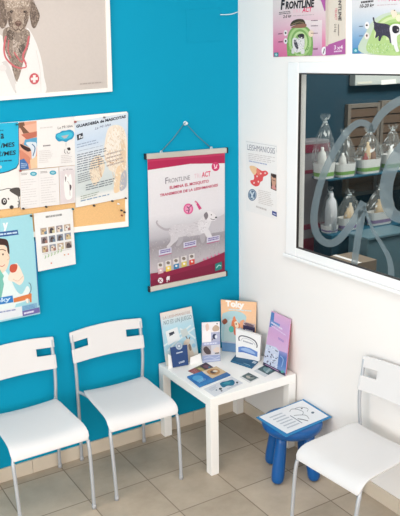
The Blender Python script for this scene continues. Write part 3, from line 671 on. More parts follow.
for k, c_ in ((.72,(210,160,120)),(.82,(220,150,140)),(.36,(214,130,110))): s.disc(quad_pt(q,k,.80 if k>.5 else .9), .8, .7, c_)
tag(s.build('photo_sheet'), 'white sheet with twelve small photos hanging over the lower edge of the board', 'sheet', PG)
def pin(uv, pl, col, label, r=0.0054):
    key = 'pin_%d_%d_%d' % col
    if key not in M: M[key] = mat('pin_plastic', col, 0.35)
    c = pl.at(uv); b = MB()
    b.lathe([(0.0012,-0.003),(0.0012,0.003),(r*.9,0.003),(r,0.005),(r*.8,0.007),(r*.5,0.009),(r*.5,0.013),(r*.8,0.015),(r*.75,0.017),(0,0.0172)], c, 12, axis=(0,-1,0))
    tag(b.build('push_pin', M[key]), label, 'push pin', 'push pins on the bulletin board')
CKc = Plane((0,-0.0206,0), (0,-1,0)); pp = Plane((0,-0.0190,0), (0,-1,0))
dk, rd, tl, wh = (52,46,48), (150,50,48), (30,110,120), (228,226,222)
pin((74.6,121.8), pp, rd, 'red push pin at the top left corner of the boarding poster')
pin((103.6,117.4), pp, (110,106,110), 'grey push pin above the title of the boarding poster', 0.005)
pin((19.8,170.6), CKc, rd, 'red push pin at the top left corner of the two-column sheet')
pin((22.8,208.4), CKc, dk, 'dark push pin at the bottom left corner of the two-column sheet')
pin((45.6,206.6), CKc, dk, 'dark push pin at the bottom middle of the two-column sheet')
pin((30.6,215.6), Plane((0,-0.0216,0),(0,-1,0)), dk, 'dark push pin at the top right corner of the cartoon vet poster')
pin((72.2,208.8), Plane((0,-0.0214,0),(0,-1,0)), tl, 'teal push pin at the top right corner of the photo grid sheet')
pin((93.4,205.4), CK, dk, 'dark push pin alone in bare cork, just below the boarding poster')
pin((111.6,200.8), CK, dk, 'dark push pin under the boarding poster, beside a white one')
pin((125.0,198.0), pp, dk, 'dark push pin at the bottom right corner of the boarding poster', 0.005)
pin((120.8,210.2), CK, dk, 'upper dark push pin in the cluster at the right of the bare cork')
pin((123.8,212.0), CK, dk, 'dark push pin nearest the frame in the cluster on the bare cork')
pin((121.2,215.2), CK, rd, 'red push pin in the cluster at the right of the bare cork', 0.0045)
pin((117.6,203.6), CK, wh, 'white push pin in the bare cork under the boarding poster', 0.0055)
pin((16.4,124.4), pp, tl, 'teal push pin at the top of the speech bubble on the price poster', 0.005)

# ------------------------------------------------------------------ hanging poster
hp = Plane((0,-0.012,0), (0,-1,0))
t = empty('hanging_poster', BLUE.at((188,280)), 'pink and grey hanging poster of a running dog on the blue wall', 'poster')
q = [(147.4,156.4),(224.8,150.4),(224.8,272.6),(150.6,287.4)]
s = Sheet(hp, q, 0.001, (236,234,236))
def P(a, c): return quad_pt(q, a, c)
s.grad([P(0,0),P(1,0),P(1,1),P(0,1)], [(0,(233,231,234)),(.46,(226,223,228)),(.55,(206,204,210)),(.63,(186,182,190)),(.66,(164,160,168)),(.70,(154,148,154)),(.78,(172,166,172)),(.86,(190,182,188)),(1,(180,170,176))])
s.poly([P(.5,.66),P(.62,.60),P(.8,.56),P(.995,.52),P(.995,.66)], (194,190,197)); s.speckle([P(0,.66),P(1,.62),P(1,.84),P(0,.84)], 260, [(140,134,140),(186,180,186),(168,160,168),(200,194,198)], .35, 2.6, 80, 21)
s.poly([P(0,.02),P(1,.02),P(1,.105),P(.55,.085),P(0,.105)], (178,40,84)); s.poly([P(0,.02),P(1,.02),P(1,.04),P(0,.04)], (196,60,100))
s.disc(P(.88,.125), 4.0, 4.6, (206,62,112)); s.stroke([P(.86,.105),P(.88,.14),P(.9,.11)], .8, (246,220,230)); s.stroke([P(.86,.14),P(.9,.135)], .7, (246,220,230))
s.text('F', P(.225,.225), P(.262,.222), 6.2, (112,106,118)); s.text('RONTLINE', P(.268,.221), P(.545,.209), 4.4, (122,116,128)); s.text('TRI-', P(.60,.206), P(.70,.202), 4.6, (226,196,208)); s.text('ACT', P(.70,.202), P(.815,.197), 5.2, (224,66,110), .02)
s.text('ELIMINA EL MOSQUITO', P(.28,.268), P(.79,.247), 2.9, (196,48,92), .03); s.text('TRANSMISOR DE LA LEISHMANIOSIS', P(.15,.318), P(.91,.287), 2.7, (196,48,92), .03)
s.disc(P(.52,.44), 4.9, 5.4, (220,96,150)); s.disc(P(.52,.44), 3.6, 4.0, (232,150,186)); s.stroke([P(.50,.42),P(.53,.44),P(.52,.47)], .9, (110,60,90)); s.stroke([P(.53,.43),P(.57,.41)], .7, (110,60,90)); s.stroke([P(.49,.45),P(.53,.45)], .6, (120,70,100))
s.stroke([P(.61,.385),P(.64,.41),P(.68,.455)], (1.5,3.0), (206,76,128)); s.stroke([P(.615,.39),P(.63,.41)], .8, (240,200,216))
LT, MD, DKG = (222,219,224), (206,202,208), (182,177,184)
s.stroke([(171,229),(165,229.4),(159,226),(156.6,222.6),(157.6,220.6)], (2.6,1.2), (178,172,179))
s.blob([(199,231),(204,232),(205,240),(202,243),(200,238)], (176,171,178)); s.blob([(174,235),(182,235),(183,240),(179,246),(176,245),(178,240)], (176,171,178))
body = [(169,230),(174,225.4),(182,223.6),(191,223.2),(199,220.4),(207,221),(207,229),(201,234.4),(192,235.4),(183,236.4),(175,238),(170,235)]
s.blob(body, MD); s.blob([(171,232),(177,233),(178,239),(173,244),(169,248),(166.6,246.6),(170.4,241)], MD); s.blob([(203,229),(208,229),(211,234),(212.6,239.6),(210,240),(206,236)], LT)
s.blob([(198,223),(203,216.4),(208,212.4),(212,217),(210,225),(206,232.4),(200,232)], LT); s.speckle(body, 110, [(190,185,192),(224,221,226),(172,166,174)], .5, 2.2, 15, 22)
s.blob([(204.6,214.4),(208.4,211),(212.4,212.4),(216.6,216.8),(215.6,220),(210.6,220.8),(206.4,219)], (230,227,231)); s.blob([(203.8,215),(206.6,212),(208.2,216),(205.8,220)], (128,121,128))
s.disc((211.4,214.8), .6, .6, (44,40,46)); s.disc((216.0,217.4), 1.0, .9, (44,40,46)); s.stroke([(210.4,218.6),(213,219.6),(215.4,219)], .6, (80,74,80)); s.speckle([(198,223),(204,217),(210,222),(204,232)], 40, [(206,202,208),(236,234,238)], .5, 2, 70, 24)
for a, v in ((.12,.745),(.45,.72),(.76,.71)):
    w = .17; s.poly([P(a,v-.02),P(a+w,v-.025),P(a+w,v+.018),P(a,v+.023)], (206,204,222)); s.lines([P(a+.02,v-.012),P(a+w-.01,v-.016),P(a+w-.01,v+.012),P(a+.02,v+.016)], 2, (96,80,150), .6, .05, int(a*100)); s.stroke([P(a,v+.03),P(a+w,v+.023)], .6, (196,90,140))
s.poly([P(0,.895),P(.3,.90),P(.6,.885),P(.85,.855),P(1,.83),P(1,1),P(0,1)], (138,30,66)); s.poly([P(0,.95),P(1,.90),P(1,1),P(0,1)], (122,24,58))
for k, c_ in enumerate([(216,180,190),(236,206,90),(58,130,176),(214,196,100),(214,70,60)]):
    a = .10+.105*k; v = .855-.006*k; s.poly([P(a,v-.03),P(a+.075,v-.033),P(a+.075,v+.012),P(a,v+.015)], (222,216,216)); s.disc(P(a+.037,v-.012), 1.8, 1.6, (130,120,112)); s.poly([P(a+.005,v+.015),P(a+.075,v+.012),P(a+.075,v+.052),P(a+.005,v+.055)], c_); s.disc(P(a+.04,v+.03), 1.1, 1.0, (240,236,230))
s.disc(P(.135,.962), 2.6, 2.8, (236,226,232)); s.stroke([P(.115,.95),P(.15,.975)], .7, (138,30,66)); s.stroke([P(.115,.975),P(.15,.95)], .6, (138,30,66)); s.stroke([P(.215,.965),P(.235,.95),P(.26,.945)], 1.1, (236,226,232)); s.stroke([P(.225,.96),P(.222,.985)], .8, (236,226,232)); s.stroke([P(.25,.955),P(.252,.975)], .8, (236,226,232)); s.blob([P(.215,.95),P(.24,.94),P(.26,.96),P(.23,.97)], (236,226,232))
s.poly([P(.87,.915),P(.96,.905),P(.96,.965),P(.87,.975)], (32,126,120)); s.stroke([P(.885,.95),P(.92,.93),P(.95,.94)], .9, (170,220,214))
for k in range(5): s.disc(P(.72+.05*k,.862-.006*k), .8, 1.0, (226,120,160))
s.build('sheet', t)
for (a, c_) in (((145.8,156.6),(226.2,150.2)), ((149.6,289.2),(225.6,273.4))):
    A, B = BLUE.at(a, 0.013), BLUE.at(c_, 0.013); d = (B-A).normalized()
    b = MB(); b.slab([A+Vector((0,-.009,.0145)), B+Vector((0,-.009,.0145)), B+Vector((0,-.009,-.0145)), A+Vector((0,-.009,-.0145))], (0,-1,0), 0.020)
    r_ = b.build('rail', M['alu'], t, bevel=0.004)
    for E_, sg in ((A,-1),(B,1)):
        b = MB(); b.slab([E_+Vector((sg*.006,-.011,.0155)), E_+Vector((0,-.011,.0155)), E_+Vector((0,-.011,-.0155)), E_+Vector((sg*.006,-.011,-.0155))], (0,-1,0), 0.0225)
        e_ = b.build('end_cap', M['black'], r_, bevel=0.001)
HK = (185,123.2)
k0, k1, k2 = BLUE.at((161,151.8), 0.014), BLUE.at(HK, 0.012), BLUE.at((211,147.8), 0.014)
b = MB(); b.tube([k0, (k0+k1)/2+Vector((0.004,0,-0.002)), k1+Vector((0,0,0.004)), (k2+k1)/2+Vector((-0.004,0,-0.002)), k2], 0.0022, 8); b.build('cord', M['string'], t)
for kk in (k0, k2):
    b = MB(); b.tube([kk+Vector((-.006,-.002,-.012)), kk+Vector((-.004,-.002,.006)), kk+Vector((.004,-.002,.006)), kk+Vector((.006,-.002,-.012))], 0.0022, 8); b.build('hanger_clip', M['wire'], t)
c = BLUE.at(HK, 0.0); b = MB(); b.lathe([(0.011,0.0003),(0.012,0.003),(0.008,0.006),(0.004,0.008),(0.004,0.016),(0.007,0.017),(0.007,0.020),(0,0.0205)], c, 16, axis=(0,-1,0))
tag(b.build('wall_hook', M['wire']), 'small white hook on the blue wall holding the hanging poster', 'hook')
# flush painted cover and the loose wire at its edge
q = [(186,9.8),(220,7.6),(220.6,40.6),(187,43.2)]
b = MB(); b.slab([BLUE.at(p, 0.002) for p in q], (0,-1,0), 0.0017); tag(b.build('cover_plate', M['blue'], bevel=0.0008), 'square cover plate painted blue like the wall, above the hanging poster', 'cover plate')
b = MB(); pts = [BLUE.at(p, 0.004) for p in smooth([(220.5,14.6),(226,14.6),(232,14.0),(238.0,11.8)], 5, False)]; b.tube(pts, 0.0024, 8)
tag(b.build('wire', M['wire']), 'short white wire running from the cover plate to the wall corner', 'wire')

# ------------------------------------------------------------------ posters on the white wall
q = [(245.6,140.0),(277.0,145.0),(277.0,219.5),(246.2,210.6)]
s = Sheet(RIGHT, q, 0.0008, (245,243,241), off=0.0012)
def P(a, c): return quad_pt(q, a, c)
s.stroke([P(.02,.02),P(.98,.02),P(.98,.1)], .35, (196,192,194), 1)
s.text('LEISHMANIOSIS', P(.06,.135), P(.93,.125), 5.6, (92,90,118), -.005)
s.lines([P(.08,.18),P(.96,.17),P(.96,.27),P(.08,.28)], 4, (208,202,200), .35, .3); s.lines([P(.1,.28),P(.7,.28),P(.7,.3),P(.1,.3)], 1, (166,176,206), .8, .1)
mp = [P(.12,.36),P(.26,.345),P(.4,.37),P(.52,.39),P(.64,.375),P(.72,.405),P(.66,.44),P(.56,.47),P(.54,.52),P(.46,.55),P(.42,.60),P(.30,.625),P(.18,.605),P(.14,.56),P(.26,.53),P(.24,.44),P(.16,.42)]
s.blob(mp, (226,84,86), 3); s.blob([P(.12,.36),P(.26,.345),P(.36,.37),P(.34,.43),P(.27,.47),P(.16,.42)], (244,206,160), 3); s.blob([P(.34,.38),P(.46,.4),P(.44,.46),P(.36,.45)], (236,130,110), 3)
for a, c_ in ((.48,.43),(.36,.48),(.4,.55),(.26,.58),(.62,.41)): s.disc(P(a,c_), .8, .9, (246,220,214))
s.poly([P(.80,.395),P(.98,.40),P(.98,.62),P(.80,.605)], (72,58,54)); s.blob([P(.82,.43),P(.9,.41),P(.97,.46),P(.95,.55),P(.86,.57)], (206,160,136)); s.blob([P(.84,.56),P(.92,.55),P(.97,.6),P(.84,.6)], (214,150,146)); s.blob([P(.82,.42),P(.92,.405),P(.96,.44),P(.88,.45)], (56,44,42)); s.stroke([P(.85,.48),P(.95,.49)], .6, (80,60,54))
s.disc(P(.20,.755), 4.3, 5.9, (84,112,142)); s.ring(P(.20,.755), 3.6, 5.0, .5, (196,210,222)); s.stroke([P(.14,.71),P(.24,.81)], 1.3, (206,220,230)); s.stroke([P(.25,.71),P(.16,.8)], 1.3, (206,220,230))
s.lines([P(.40,.66),P(.96,.66),P(.96,.86),P(.40,.86)], 8, (212,206,202), .35, .4); s.lines([P(.32,.89),P(.7,.9),P(.7,.93),P(.32,.92)], 1, (206,200,198), .8, .2); s.poly([P(.84,.90),P(.99,.905),P(.99,.965),P(.84,.955)], (60,74,140)); s.lines([P(.87,.925),P(.97,.93),P(.97,.945),P(.87,.94)], 1, (214,218,236), 1, 0)
tag(s.build('information_poster'), 'white information poster with a red map, on the white wall between corner and window', 'poster')
BG = 'medicine box posters above the window'
def box_poster(q, qs, base, glow, weight, deep, label, dogf):
    s = Sheet(RIGHT, q, 0.003, base[0], off=0.0035)
    P = lambda a, c: quad_pt(q, a, c)
    s.grad([P(0,0),P(1,0),P(1,1),P(0,1)], [(0,base[0]),(.45,base[1]),(.7,base[2]),(1,base[3])])
    dogf(s, P)
    return s
L = 1.0
q1 = [(272.6,-40),(325.6,-40),(325.6,55.6),(273.2,57.0)]; q1s = [(325.6,-40),(345.4,-40),(345.4,54.0),(325.6,55.6)]
s = Sheet(RIGHT, [(272.6,-40),(345.4,-40),(345.4,54.0),(325.6,55.6),(273.2,57.0)], 0.003, (222,210,206), off=0.0035)
s.grad(q1, [(0,(232,224,222)),(.48,(228,216,216)),(.68,(226,186,200)),(.85,(224,134,170)),(1,(216,112,156))])
s.grad([(294,20),(322,20),(322,55.6),(296,56.2)], [(0,(230,219,219)),(.4,(226,204,212)),(.75,(214,170,198)),(1,(198,142,184))])
s.poly(q1s, (223,213,200))
s.text('F', (280.6,9.2), (285.0,9.0), 9.8, (40,34,38), .05, .15); s.text('RONTLINE', (285.4,8.8), (314.4,6.8), 7.4, (40,34,38), .05, .15)
s.text('TRI', (292.6,13.0), (299.8,12.4), 3.4, (238,180,196), .0, .1); s.text('ACT', (302.0,12.4), (312.2,11.4), 4.6, (222,64,110), .03, .2)
s.lines([(279,12.2),(291,10.8),(291,14.0),(279,15.4)], 2, (90,84,88), .5, .1); s.text('2-5 kg', (283.0,18.0), (291.4,17.2), 2.9, (50,44,48), .03, .2); s.lines([(293,15.6),(314,14.2),(314,14.8),(293,16.2)], 1, (190,170,174), 1, 0)
gb = [(287.4,56.2),(286.8,44),(288.6,33),(293,27.4),(300,25.4),(307,27),(311.6,33),(313,44),(312.2,55.6)]
s.poly(smooth(gb, 5, False), (128,170,96)); s.ring((300,41.5), 11.4, 14.8, 2.4, (176,204,140)); s.ring((300,42), 7.4, 10.6, 2.2, (196,216,160)); s.speckle([(288,44),(312,44),(312,55.6),(288,56)], 70, [(90,136,66),(150,186,112)], .5, 2.6, 85, 33)
s.blob([(290.4,26.0),(292,21.6),(297,19.2),(303,19.4),(305.4,23.4),(303.4,25),(297,24.4)], (66,58,44)); s.blob([(291,27.6),(298,24),(306,24),(305,27.4),(297,28)], (146,104,84)); s.stroke([(291,25),(299,22),(304,23.2)], .7, (150,130,96))
s.blob([(292.4,39.6),(295,37.6),(298,39),(300.6,35),(303.6,36.4),(304.6,40),(304.2,47),(301,51),(296,52.6),(293,48)], (226,222,222)); s.blob([(297.6,35.6),(301,33.6),(304,34.6),(303.6,38.6),(299.6,38)], (58,52,56)); s.blob([(294,40),(296.4,41),(298.4,47.6),(297,49.4),(294.4,45)], (70,66,76)); s.speckle([(294,40),(300,36),(304.4,42),(303,50),(296,52)], 70, [(196,190,194),(244,241,242),(120,114,122)], .45, 1.8, 70, 61); s.disc((301.6,37.8), .8, .7, (230,226,224)); s.blob([(292,48),(294.4,50),(294,53.4),(291.6,53)], (216,212,212)); s.blob([(302,49),(304.6,50),(304,53.6),(301,53.4)], (226,222,222))
for a, c_ in ((285.6,33),(285.6,41)): s.disc((a,c_), 1.9, 2.9, (236,230,230)); s.disc((a,c_), .9, 1.0, (60,50,50)); s.lines([(278,c_+.6),(282.4,c_+.2),(282.4,c_+1.0),(278,c_+1.4)], 1, (110,70,90), 1, 0)
s.disc((311,33.6), 2.6, 3.4, (236,214,190))
for c_ in (20.2,25.6,33.0): s.lines([(311,c_),(318,c_-.2),(318,c_+.6),(311,c_+.8)], 1, (120,90,104), .8, .1)
s.lines([(313,48.2),(318,48),(318,50),(313,50.2)], 2, (130,60,96), .6, .1)
s.poly([(319.4,-40),(325.4,-40),(325.4,10.6),(324.6,11.4),(320.4,-1)], (180,96,166)); s.blob([(324.0,49),(325.0,46.5),(326,49),(325.6,54),(323,54.4)], (240,238,240)); s.disc((323.8,51.0), 2.3, 4.2, (240,238,240)); s.stroke([(324.4,48.6),(323.8,51.4),(323.0,53.6)], .9, (60,50,56))
s.poly([(325.6,45.6),(345.4,38.6),(345.4,54.0),(325.6,55.6)], (176,94,158)); s.poly([(325.6,-40),(328,-40),(328,46),(325.6,46.4)], (214,200,188))
s.text('3', (334.0,49.4), (336.0,49.2), 4.0, (238,220,234), .02); s.text('x4', (337.0,49.6), (342.8,49.0), 4.0, (238,220,234), .02); s.lines([(334,51),(342.6,50.2),(342.6,52.4),(334,53.2)], 1, (230,206,226), .6, .1)
s.text('FRONTLINE', (338.4,-10), (338.4,20.6), (3.0,0), (62,54,58), .02); s.text('TRI-ACT', (334.8,8), (334.8,20), (2.2,0), (214,80,120)); s.text('2-5 kg', (334.4,24), (334.4,32), (1.9,0), (70,62,64)); s.lines([(338,24),(338.8,24),(338.8,37),(338,37)], 1, (150,140,134), .9, 0)
s.poly([(274,52.6),(278.4,52.4),(278.4,56.6),(274.2,56.8)], (52,140,150)); s.disc((276.2,54.6), 1.2, 1.2, (170,210,214))
tag(s.build('box_poster'), 'pink poster shaped like a medicine box, left of the two above the window', 'poster', BG)
q2 = [(351.8,-40),(428,-40),(428,51.8),(352.2,53.8)]
s = Sheet(RIGHT, q2, 0.003, (214,216,220), off=0.0035)
s.grad(q2, [(0,(226,224,224)),(.5,(220,220,224)),(.66,(192,206,220)),(.85,(120,164,204)),(1,(84,136,190))])
s.blob([(362,53),(366,32),(376,18),(392,12),(410,14),(424,24),(428,52)], (196,210,190)); s.blob([(370,53.2),(371,34),(380,20),(394,14),(410,16),(420,26),(424,52.4)], (176,204,136)); s.ring((396,38), 22, 22, 3, (208,222,170), 180, 360); s.ring((396,38), 16, 16, 3, (150,188,100), 180, 360); s.ring((396,40), 10, 12, 3, (206,222,166), 180, 360)
s.speckle([(368,44),(402,42),(402,52.4),(368,53.2)], 90, [(120,168,96),(206,222,190),(150,190,130)], .6, 3, 85, 37)
s.lines([(361,1.4),(374,0),(374,2.4),(361,3.8)], 1, (70,66,70), .8, .05); s.text('10-20 kg', (359.6,8.0), (374.0,6.6), 3.6, (44,40,46), .03, .25); s.lines([(377,5.0),(398,3.8),(398,4.6),(377,5.8)], 1, (196,170,180), .8, .05)
s.text('TRI', (377,1.8), (386,1.0), 3.6, (236,190,206)); s.text('ACT', (388.6,1.0), (400.8,.2), 5.4, (220,70,116), .03, .2); s.text('FRONTLINE', (362,-3.4), (402,-6.2), 8.0, (44,38,42), .03, .15)
bd = [(372.6,18.0),(374.2,17.6),(375.0,21.6),(379,23.0),(386,23.8),(391,26.4),(393,31),(391.6,35),(392.4,42.0),(390.4,43.0),(388.4,38),(384.6,35.6),(382,36.4),(380.2,40.8),(378.4,40.2),(378.6,36),(376.4,37.8),(375,37.4),(376,33),(374,29),(374,24)]
s.blob(bd, (64,60,76), 4); s.speckle(bd, 60, [(84,78,104),(48,46,58)], .6, 2.4, 30, 40)
s.blob([(389.6,28),(392.4,24.4),(398,24),(401,26),(401,33),(397,36.4),(397.6,46),(399,51),(396,51.6),(393.4,45),(391.6,44),(390.6,36)], (232,230,230)); s.blob([(392.6,26.6),(396,25.6),(399,27.6),(398.8,32),(395,33.4),(392.4,31)], (48,44,52)); s.disc((397.6,30), .7, .7, (220,216,214)); s.disc((367.0,25.4), 2.4, 3.6, (238,234,234)); s.disc((366.8,25.2), 1.1, .9, (62,44,44)); s.disc((366.8,35.8), 2.4, 3.4, (234,226,220)); s.disc((366.8,35.6), .9, 1.3, (110,64,54))
for c_ in (26.0,35.6): s.lines([(359,c_),(363,c_-.2),(363,c_+.6),(359,c_+.8)], 1, (90,100,120), 1, 0)
s.blob([(391,11),(395,10),(397,15),(393,17.6)], (236,220,200)); s.disc((399,18), 3, 3.6, (238,226,196)); s.disc((394.4,10.4), .6, .6, (50,44,44)); s.poly([(353,48.2),(358.0,48),(358.0,52.8),(353.2,53)], (60,150,176)); s.disc((355.6,50.6), 1.3, 1.3, (176,214,222))
tag(s.build('box_poster'), 'blue poster with a black and white dog, at the right edge above the window', 'poster', BG)

# ------------------------------------------------------------------ what stands on the table
E0 = 0.0006
# tall brochure stand at the back left, with a blue booklet in its pocket
pl = standing((-0.53,-0.072,H), (-0.34,-0.096,H), 10)
t = empty('brochure_stand', (-0.45,-0.075,H+E0), 'tall pale blue brochure stand with two headline rows, left back of the table', 'display stand')
bl, br = foot(pl, 166.2, H+E0), foot(pl, 199.2, H+E0)
q = [(160.0,313.2),(191.4,306.4),br,bl]
s = Sheet(pl, q, 0.003, (196,222,232), off=0.003)
def P(a, c): return quad_pt(q, a, c)
s.grad([P(0,0),P(1,0),P(1,1),P(0,1)], [(0,(226,214,204)),(.14,(206,218,222)),(.3,(176,212,226)),(.7,(166,204,222)),(.86,(214,214,206)),(1,(228,222,210))])
s.text('LA LEISHMANIOSIS', P(.07,.13), P(.93,.12), 2.8, (176,124,104), .0); s.text('NO ES UN JUEGO', P(.07,.235), P(.95,.225), 4.2, (92,112,124), .0)
for a in ([P(.0,.62),P(.35,.52),P(.9,.34)], [P(.1,.72),P(.5,.55),P(1,.4)], [P(.55,.36),P(.8,.48),P(.98,.6)]): s.stroke(a, 1.6, (214,228,232))
s.poly([P(.1,.36),P(.48,.32),P(.52,.55),P(.14,.62)], (228,232,234)); s.poly([P(.2,.40),P(.36,.385),P(.37,.43),P(.21,.45)], (52,60,76)); s.stroke([P(.2,.46),P(.32,.44)], .5, (70,78,90))
s.poly([P(.55,.4),P(.74,.37),P(.8,.5),P(.6,.54)], (196,206,206)); s.stroke([P(.7,.52),P(.76,.6),P(.82,.55)], 1.0, (120,104,96)); s.blob([P(.62,.62),P(.78,.58),P(.86,.72),P(.84,.94),P(.66,.96),P(.6,.8)], (216,202,186)); s.blob([P(.78,.66),P(.9,.6),P(.95,.75),P(.88,.85)], (196,214,222)); s.disc(P(.9,.72), 1.8, 2.2, (150,196,220)); s.blob([P(.74,.7),P(.8,.68),P(.82,.78),P(.76,.8)], (150,130,114))
s.build('back_panel', t)
# pocket base
pf = standing((-0.53,-0.112,H), (-0.34,-0.140,H), 12)
b = MB(); b.slab([pf.at((168.0,354)), pf.at((171.4,356)), pf.at(foot(pf,172.6,H+E0)), pf.at(foot(pf,168.4,H+E0))], pf.n, 0.0015); b.build('pocket_wall', M['card'], t)
b = MB(); b.slab([pf.at((190.4,357.5)), pf.at((200.6,353.5)), pf.at(foot(pf,202.2,H+E0)), pf.at(foot(pf,190.0,H+E0))], pf.n, 0.0015); b.build('pocket_wall', M['card'], t)
b = MB(); A, B = pf.at(foot(pf,168.2,H+E0)), pf.at(foot(pf,202.6,H+E0)); C_, D_ = pl.at(br, 0.004), pl.at(bl, 0.004)
b.slab([Vector((p.x,p.y,H+0.0022)) for p in (A,B,C_,D_)], (0,0,1), 0.0016); b.build('base', M['card'], t)
pb = Plane(pf.p + pf.n*0.0035 , pf.n)
q = [(170.2,347.6),(187.2,344.6),foot(pb,188.6,H+0.003),foot(pb,173.0,H+0.003)]
s = Sheet(pb, q, 0.004, (44,72,122), off=0.0045)
def P(a, c): return quad_pt(q, a, c)
s.disc(P(.52,.0), 3.4, 3.6, (176,190,204)); s.disc(P(.52,0), 2.2, 2.4, (140,156,178)); s.disc(P(.52,0), 1.1, 1.2, (206,214,222)); s.lines([P(.32,.30),P(.7,.28),P(.7,.34),P(.32,.36)], 1, (206,214,228), .9, 0, 8); s.lines([P(.4,.78),P(.78,.74),P(.78,.84),P(.4,.88)], 2, (206,214,228), .6, .05, 9)
tag(s.build('booklet'), 'dark blue booklet with a round pale emblem, leaning in the tall pale blue stand', 'booklet')

# narrow pale display box
pl = standing((-0.356,-0.143,H), (-0.256,-0.176,H), 4)
t = empty('leaflet_holder', (-0.31,-0.135,H+E0), 'narrow white and lilac leaflet holder with pet photos, standing left of the white arched display', 'leaflet holder')
q = [(201.8,322.6),(219.8,321.6),foot(pl,220.4,H+E0),foot(pl,202.4,H+E0)]
s = Sheet(pl, q, 0.0015, (232,230,232), off=0.0015)
def P(a, c): return quad_pt(q, a, c)
s.poly([P(0,.02),P(1,.02),P(1,.5),P(0,.5)], (236,232,234)); s.poly([P(.02,.2),P(.5,.2),P(.5,.48),P(.02,.48)], (244,240,242)); s.blob([P(.2,.08),P(.34,.03),P(.4,.16),P(.26,.22)], (226,198,186)); s.blob([P(.58,.16),P(.76,.08),P(.96,.14),P(.92,.22),P(.66,.24)], (196,172,152)); s.disc(P(.85,.05), .9, .5, (60,60,66)); s.poly([P(.5,.26),P(1,.26),P(1,.5),P(.5,.5)], (176,180,206)); s.disc(P(.7,.37), 2.2, 2.7, (54,62,92)); s.disc(P(.78,.38), 1.3, 1.8, (226,230,238)); s.stroke([P(.55,.46),P(.62,.4)], .9, (120,110,110))
s.poly([P(0,.5),P(1,.5),P(1,.58),P(0,.58)], (160,168,206)); s.lines([P(.1,.52),P(.85,.52),P(.85,.56),P(.1,.56)], 1, (214,218,236), .9, .05); s.poly([P(0,.58),P(.5,.58),P(.5,.82),P(0,.82)], (176,170,178)); s.poly([P(.5,.58),P(1,.58),P(1,.84),P(.5,.84)], (206,206,214)); s.blob([P(.06,.66),P(.24,.6),P(.46,.72),P(.44,.8),P(.2,.78)], (84,72,76)); s.blob([P(.6,.72),P(.8,.64),P(.96,.68),P(.9,.8)], (222,206,196)); s.lines([P(.7,.78),P(.95,.78),P(.95,.81),P(.7,.81)], 1, (60,60,70), 1, 0)
s.poly([P(0,.82),P(1,.84),P(1,1),P(0,1)], (156,168,204)); s.stroke([P(.1,.9),P(.4,.87),P(.7,.92),P(.95,.88)], .8, (186,196,220)); s.stroke([P(0,.965),P(1,.965)], 1.0, (196,202,222), 1)
s.build('front_panel', t)
b = MB(); n = pl.n; A = [pl.at(p) for p in q]; back = Vector((-n.x,-n.y,0)).normalized()*0.035
tl_, tr_, br_, bl_ = [p - n*0.0005 for p in A]
for e0, e1, lo in ((tl_, bl_, .0), (tr_, br_, .0)):
    m_ = e0*0.55+e1*0.45
    w = Vector((pl.n.y,-pl.n.x,0)).normalized()*0.0006
    b.slab([m_-w, e1-w, e1+back-w, m_*0.6+e1*0.4+back-w], w.normalized(), 0.0012)
m0, m1 = tl_*0.3+bl_*0.7+back, tr_*0.3+br_*0.7+back
b.slab([m0, m1, br_+back, bl_+back], -n, 0.001); b.build('pocket', M['pocket'], t)

# orange stand in the corner
pl = standing((-0.168,-0.055,H), (-0.036,-0.210,H), 7)
t = empty('brochure_stand', (-0.10,-0.12,H+E0), 'pale orange brochure stand with a cartoon dog, at the back in the corner', 'display stand')
q = [(220.8,299.6),(256.6,302.2),foot(pl,255.0,H+E0),foot(pl,222.0,H+E0)]
s = Sheet(pl, q, 0.003, (240,196,160), off=0.003)
def P(a, c): return quad_pt(q, a, c)
s.grad([P(0,0),P(1,0),P(1,1),P(0,1)], [(0,(240,192,150)),(.3,(242,198,160)),(1,(236,196,164))])
s.blob([P(.02,.34),P(.14,.24),P(.34,.2),P(.58,.22),P(.72,.3),P(.68,.44),P(.74,.6),P(.6,.90),P(.03,.90)], (176,208,214)); s.blob([P(.1,.5),P(.3,.36),P(.5,.4),P(.46,.8),P(.1,.9)], (196,218,220))
s.poly([P(0,.80),P(1,.80),P(1,1),P(0,1)], (110,152,196)); s.poly([P(0,.80),P(1,.80),P(1,.83),P(0,.83)], (196,206,220))
s.text('T', P(.13,.115), P(.28,.118), 5.6, (250,244,238), .05); s.text('oky', P(.27,.118), P(.66,.13), 6.2, (250,244,238), .06); s.lines([P(.22,.165),P(.86,.165),P(.86,.19),P(.22,.19)], 1, (206,222,228), .9, .02)
s.blob([P(.3,.42),P(.38,.34),P(.46,.4),P(.54,.46),P(.5,.6),P(.38,.62),P(.3,.54)], (228,130,88)); s.blob([P(.33,.36),P(.38,.3),P(.42,.38)], (232,140,96)); s.blob([P(.38,.42),P(.46,.40),P(.5,.5),P(.42,.52)], (246,224,196)); s.disc(P(.29,.56), 2.6, 3.2, (90,196,180)); s.blob([P(.36,.56),P(.46,.54),P(.46,.66),P(.38,.66)], (232,116,84)); s.blob([P(.02,.42),P(.12,.36),P(.18,.42),P(.08,.48)], (150,84,64)); s.blob([P(.54,.4),P(.66,.36),P(.66,.5),P(.56,.52)], (236,170,130)); s.disc(P(.43,.45), .7, .8, (70,50,48))
s.build('back_panel', t)
plb = Plane(pl.p + pl.n*0.006, pl.n)
q = [(243.2,321.8),(255.0,324.6),(254.6,334.4),(243.0,331.6)]
s = Sheet(plb, q, 0.0030, (52,48,82), off=0.0030)
